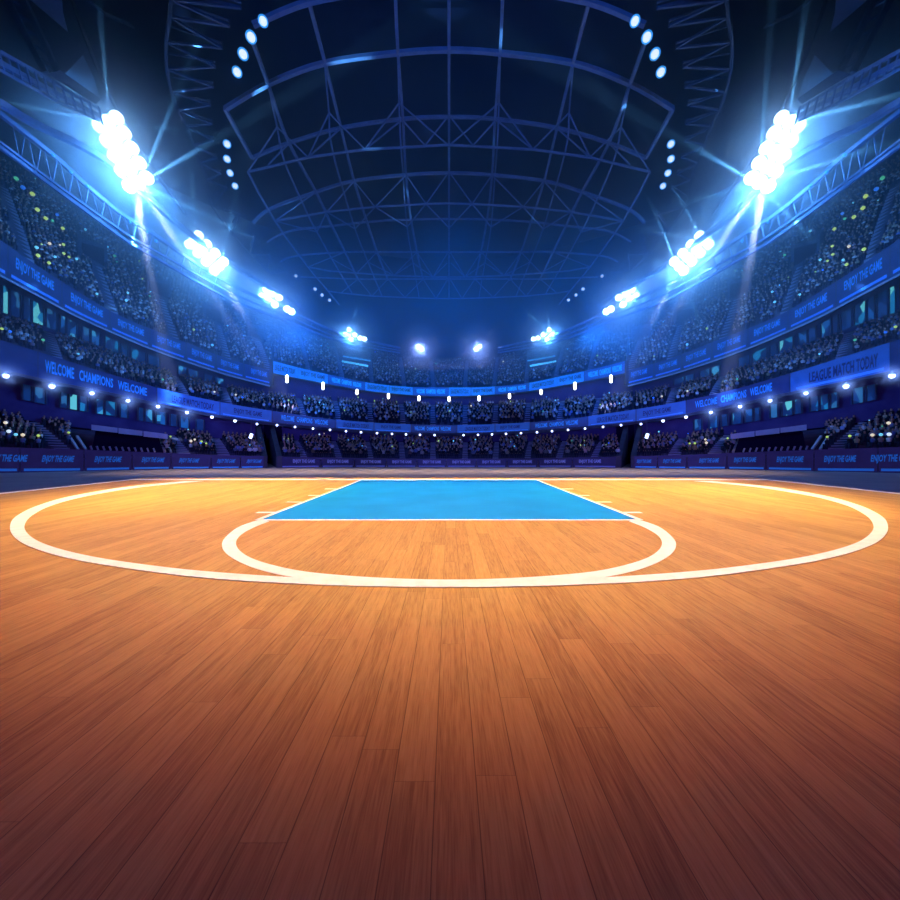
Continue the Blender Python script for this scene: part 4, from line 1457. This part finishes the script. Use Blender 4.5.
# small coloured lights held up in the crowd
LC = {'yellow-green': (0.42, 0.62, 0.12), 'pale cyan': (0.16, 0.62, 0.78), 'green': (0.06, 0.42, 0.22), 'blue': (0.02, 0.16, 0.75), 'warm white': (0.75, 0.62, 0.40), 'white': (0.65, 0.80, 0.90)}
LMAT = {k: mat('hand_light_' + k.replace(' ', '_'), c, 0.4, c, 1.0) for k, c in LC.items()}
def light_mesh(cn):
    m = MB()
    ball(m, (0, 0, 0), 1.0, 8)
    o = m.build('hand_light', LMAT[cn], smooth=True)
    me = o.data
    bpy.data.objects.remove(o)
    return me
LM = {k: light_mesh(k) for k in LC}
PHL = {'lower': 'lower', 'mid': 'middle', 'upper': 'upper'}
def hand_light(lv, s, p, cn, r):
    o = bpy.data.objects.new('hand_light', LM[cn])
    COL.objects.link(o)
    o.location = p
    o.scale = (r, r, r)
    side = 'far' if s == 0 else SIDE[s]
    tag(o, f'small round {cn} light held up in the crowd of the {side} {PHL[lv]} stand', 'hand light', f'{cn} hand lights, {side} {PHL[lv]} stand')
def lit(px, py, lv, s, cn, rpx):
    """light on the seat row that shows nearest to this column and row"""
    best = None
    for (l, ss_, x, t, p) in seats:
        if l == lv and ss_ == s:
            X, Y = CX + F * p.x / p.y, HZ - F * (p.z + 0.9 - CZ) / p.y
            d = (X - px) ** 2 + (Y - py) ** 2
            if best is None or d < best[0]:
                best = (d, p)
    p = best[1] + Vector((0, 0, 0.95))
    r = Vector((p.x, p.y, 0)).normalized()
    hand_light(lv, s, p - r * 0.45, cn, rpx * 0.85 * p.y / F)
KNOWN = [(17, 181, 'green', 2.2), (21, 191, 'blue', 2.2), (31, 197, 'yellow-green', 2.3), (37, 211, 'yellow-green', 2.2), (45, 219, 'yellow-green', 2.0), (57, 215, 'blue', 1.6), (53, 221, 'green', 1.5),
         (62, 230, 'yellow-green', 1.8), (50, 246, 'warm white', 1.6), (66, 246, 'yellow-green', 1.5), (64, 254, 'yellow-green', 1.5), (31, 253, 'pale cyan', 1.8), (33, 257, 'yellow-green', 2.0),
         (47, 271, 'yellow-green', 1.7), (56, 261, 'pale cyan', 1.4), (70, 261, 'yellow-green', 1.3), (77, 262, 'pale cyan', 1.4), (84, 234, 'pale cyan', 1.3), (106, 249, 'pale cyan', 1.2), (114, 257, 'green', 1.4),
         (97, 296, 'pale cyan', 1.3), (125, 302, 'pale cyan', 1.4), (126, 294, 'pale cyan', 1.3), (192, 330, 'yellow-green', 1.3), (210, 349, 'pale cyan', 1.4)]
KLOW = [(9, 437, 'white', 2.0), (18, 441, 'pale cyan', 1.7), (26, 442, 'warm white', 1.8), (45, 445, 'yellow-green', 1.5), (66, 444, 'yellow-green', 1.3), (8, 423, 'warm white', 1.8),
        (194, 440, 'warm white', 1.2), (203, 443, 'yellow-green', 1.3), (190, 451, 'warm white', 1.5), (207, 450, 'yellow-green', 1.1), (202, 453, 'blue', 1.2), (174, 436, 'yellow-green', 1.1)]
for s in (-1, 1):
    for x, y, cn, r in KNOWN:
        lit(CX + s * (CX - x), y, 'upper', s, cn, r)
    for x, y, cn, r in KLOW:
        lit(CX + s * (CX - x), y, 'lower', s, cn, r)
    for x, y, cn in ((2, 329, 'yellow-green'), (11, 334, 'blue'), (47, 347, 'green'), (79, 359, 'pale cyan'), (158, 385, 'green'), (209, 399, 'warm white'), (232, 399, 'warm white'), (243, 401, 'blue')):
        lit(CX + s * (CX - x), y, 'mid', s, cn, 1.5 if x < 60 else 1.1)
names = list(LC)
wts = [0.30, 0.33, 0.12, 0.10, 0.07, 0.08]
for (lv, s), cnt_ in ((('upper', -1), 16), (('upper', 1), 16), (('upper', 0), 14), (('mid', 0), 24), (('lower', 0), 24), (('lower', -1), 5), (('lower', 1), 5)):
    pool = [q for q in seats if q[0] == lv and q[1] == s and inframe(q[4])]
    for q in random.sample(pool, cnt_):
        cn = random.choices(names, wts)[0]
        p = q[4] + Vector((0, 0, 0.95))
        r = Vector((p.x, p.y, 0)).normalized()
        hand_light(lv, s, p - r * 0.45, cn, random.uniform(0.45, 0.85) * p.y / F)

for m in bpy.data.materials:                            # small lamps and screens are found by bounced rays only
    m.cycles.emission_sampling = 'NONE'

for o in COL.objects:
    if 'label' in o and len(o['label'].split()) > 16:
        print('LONG', len(o['label'].split()), o['label'])
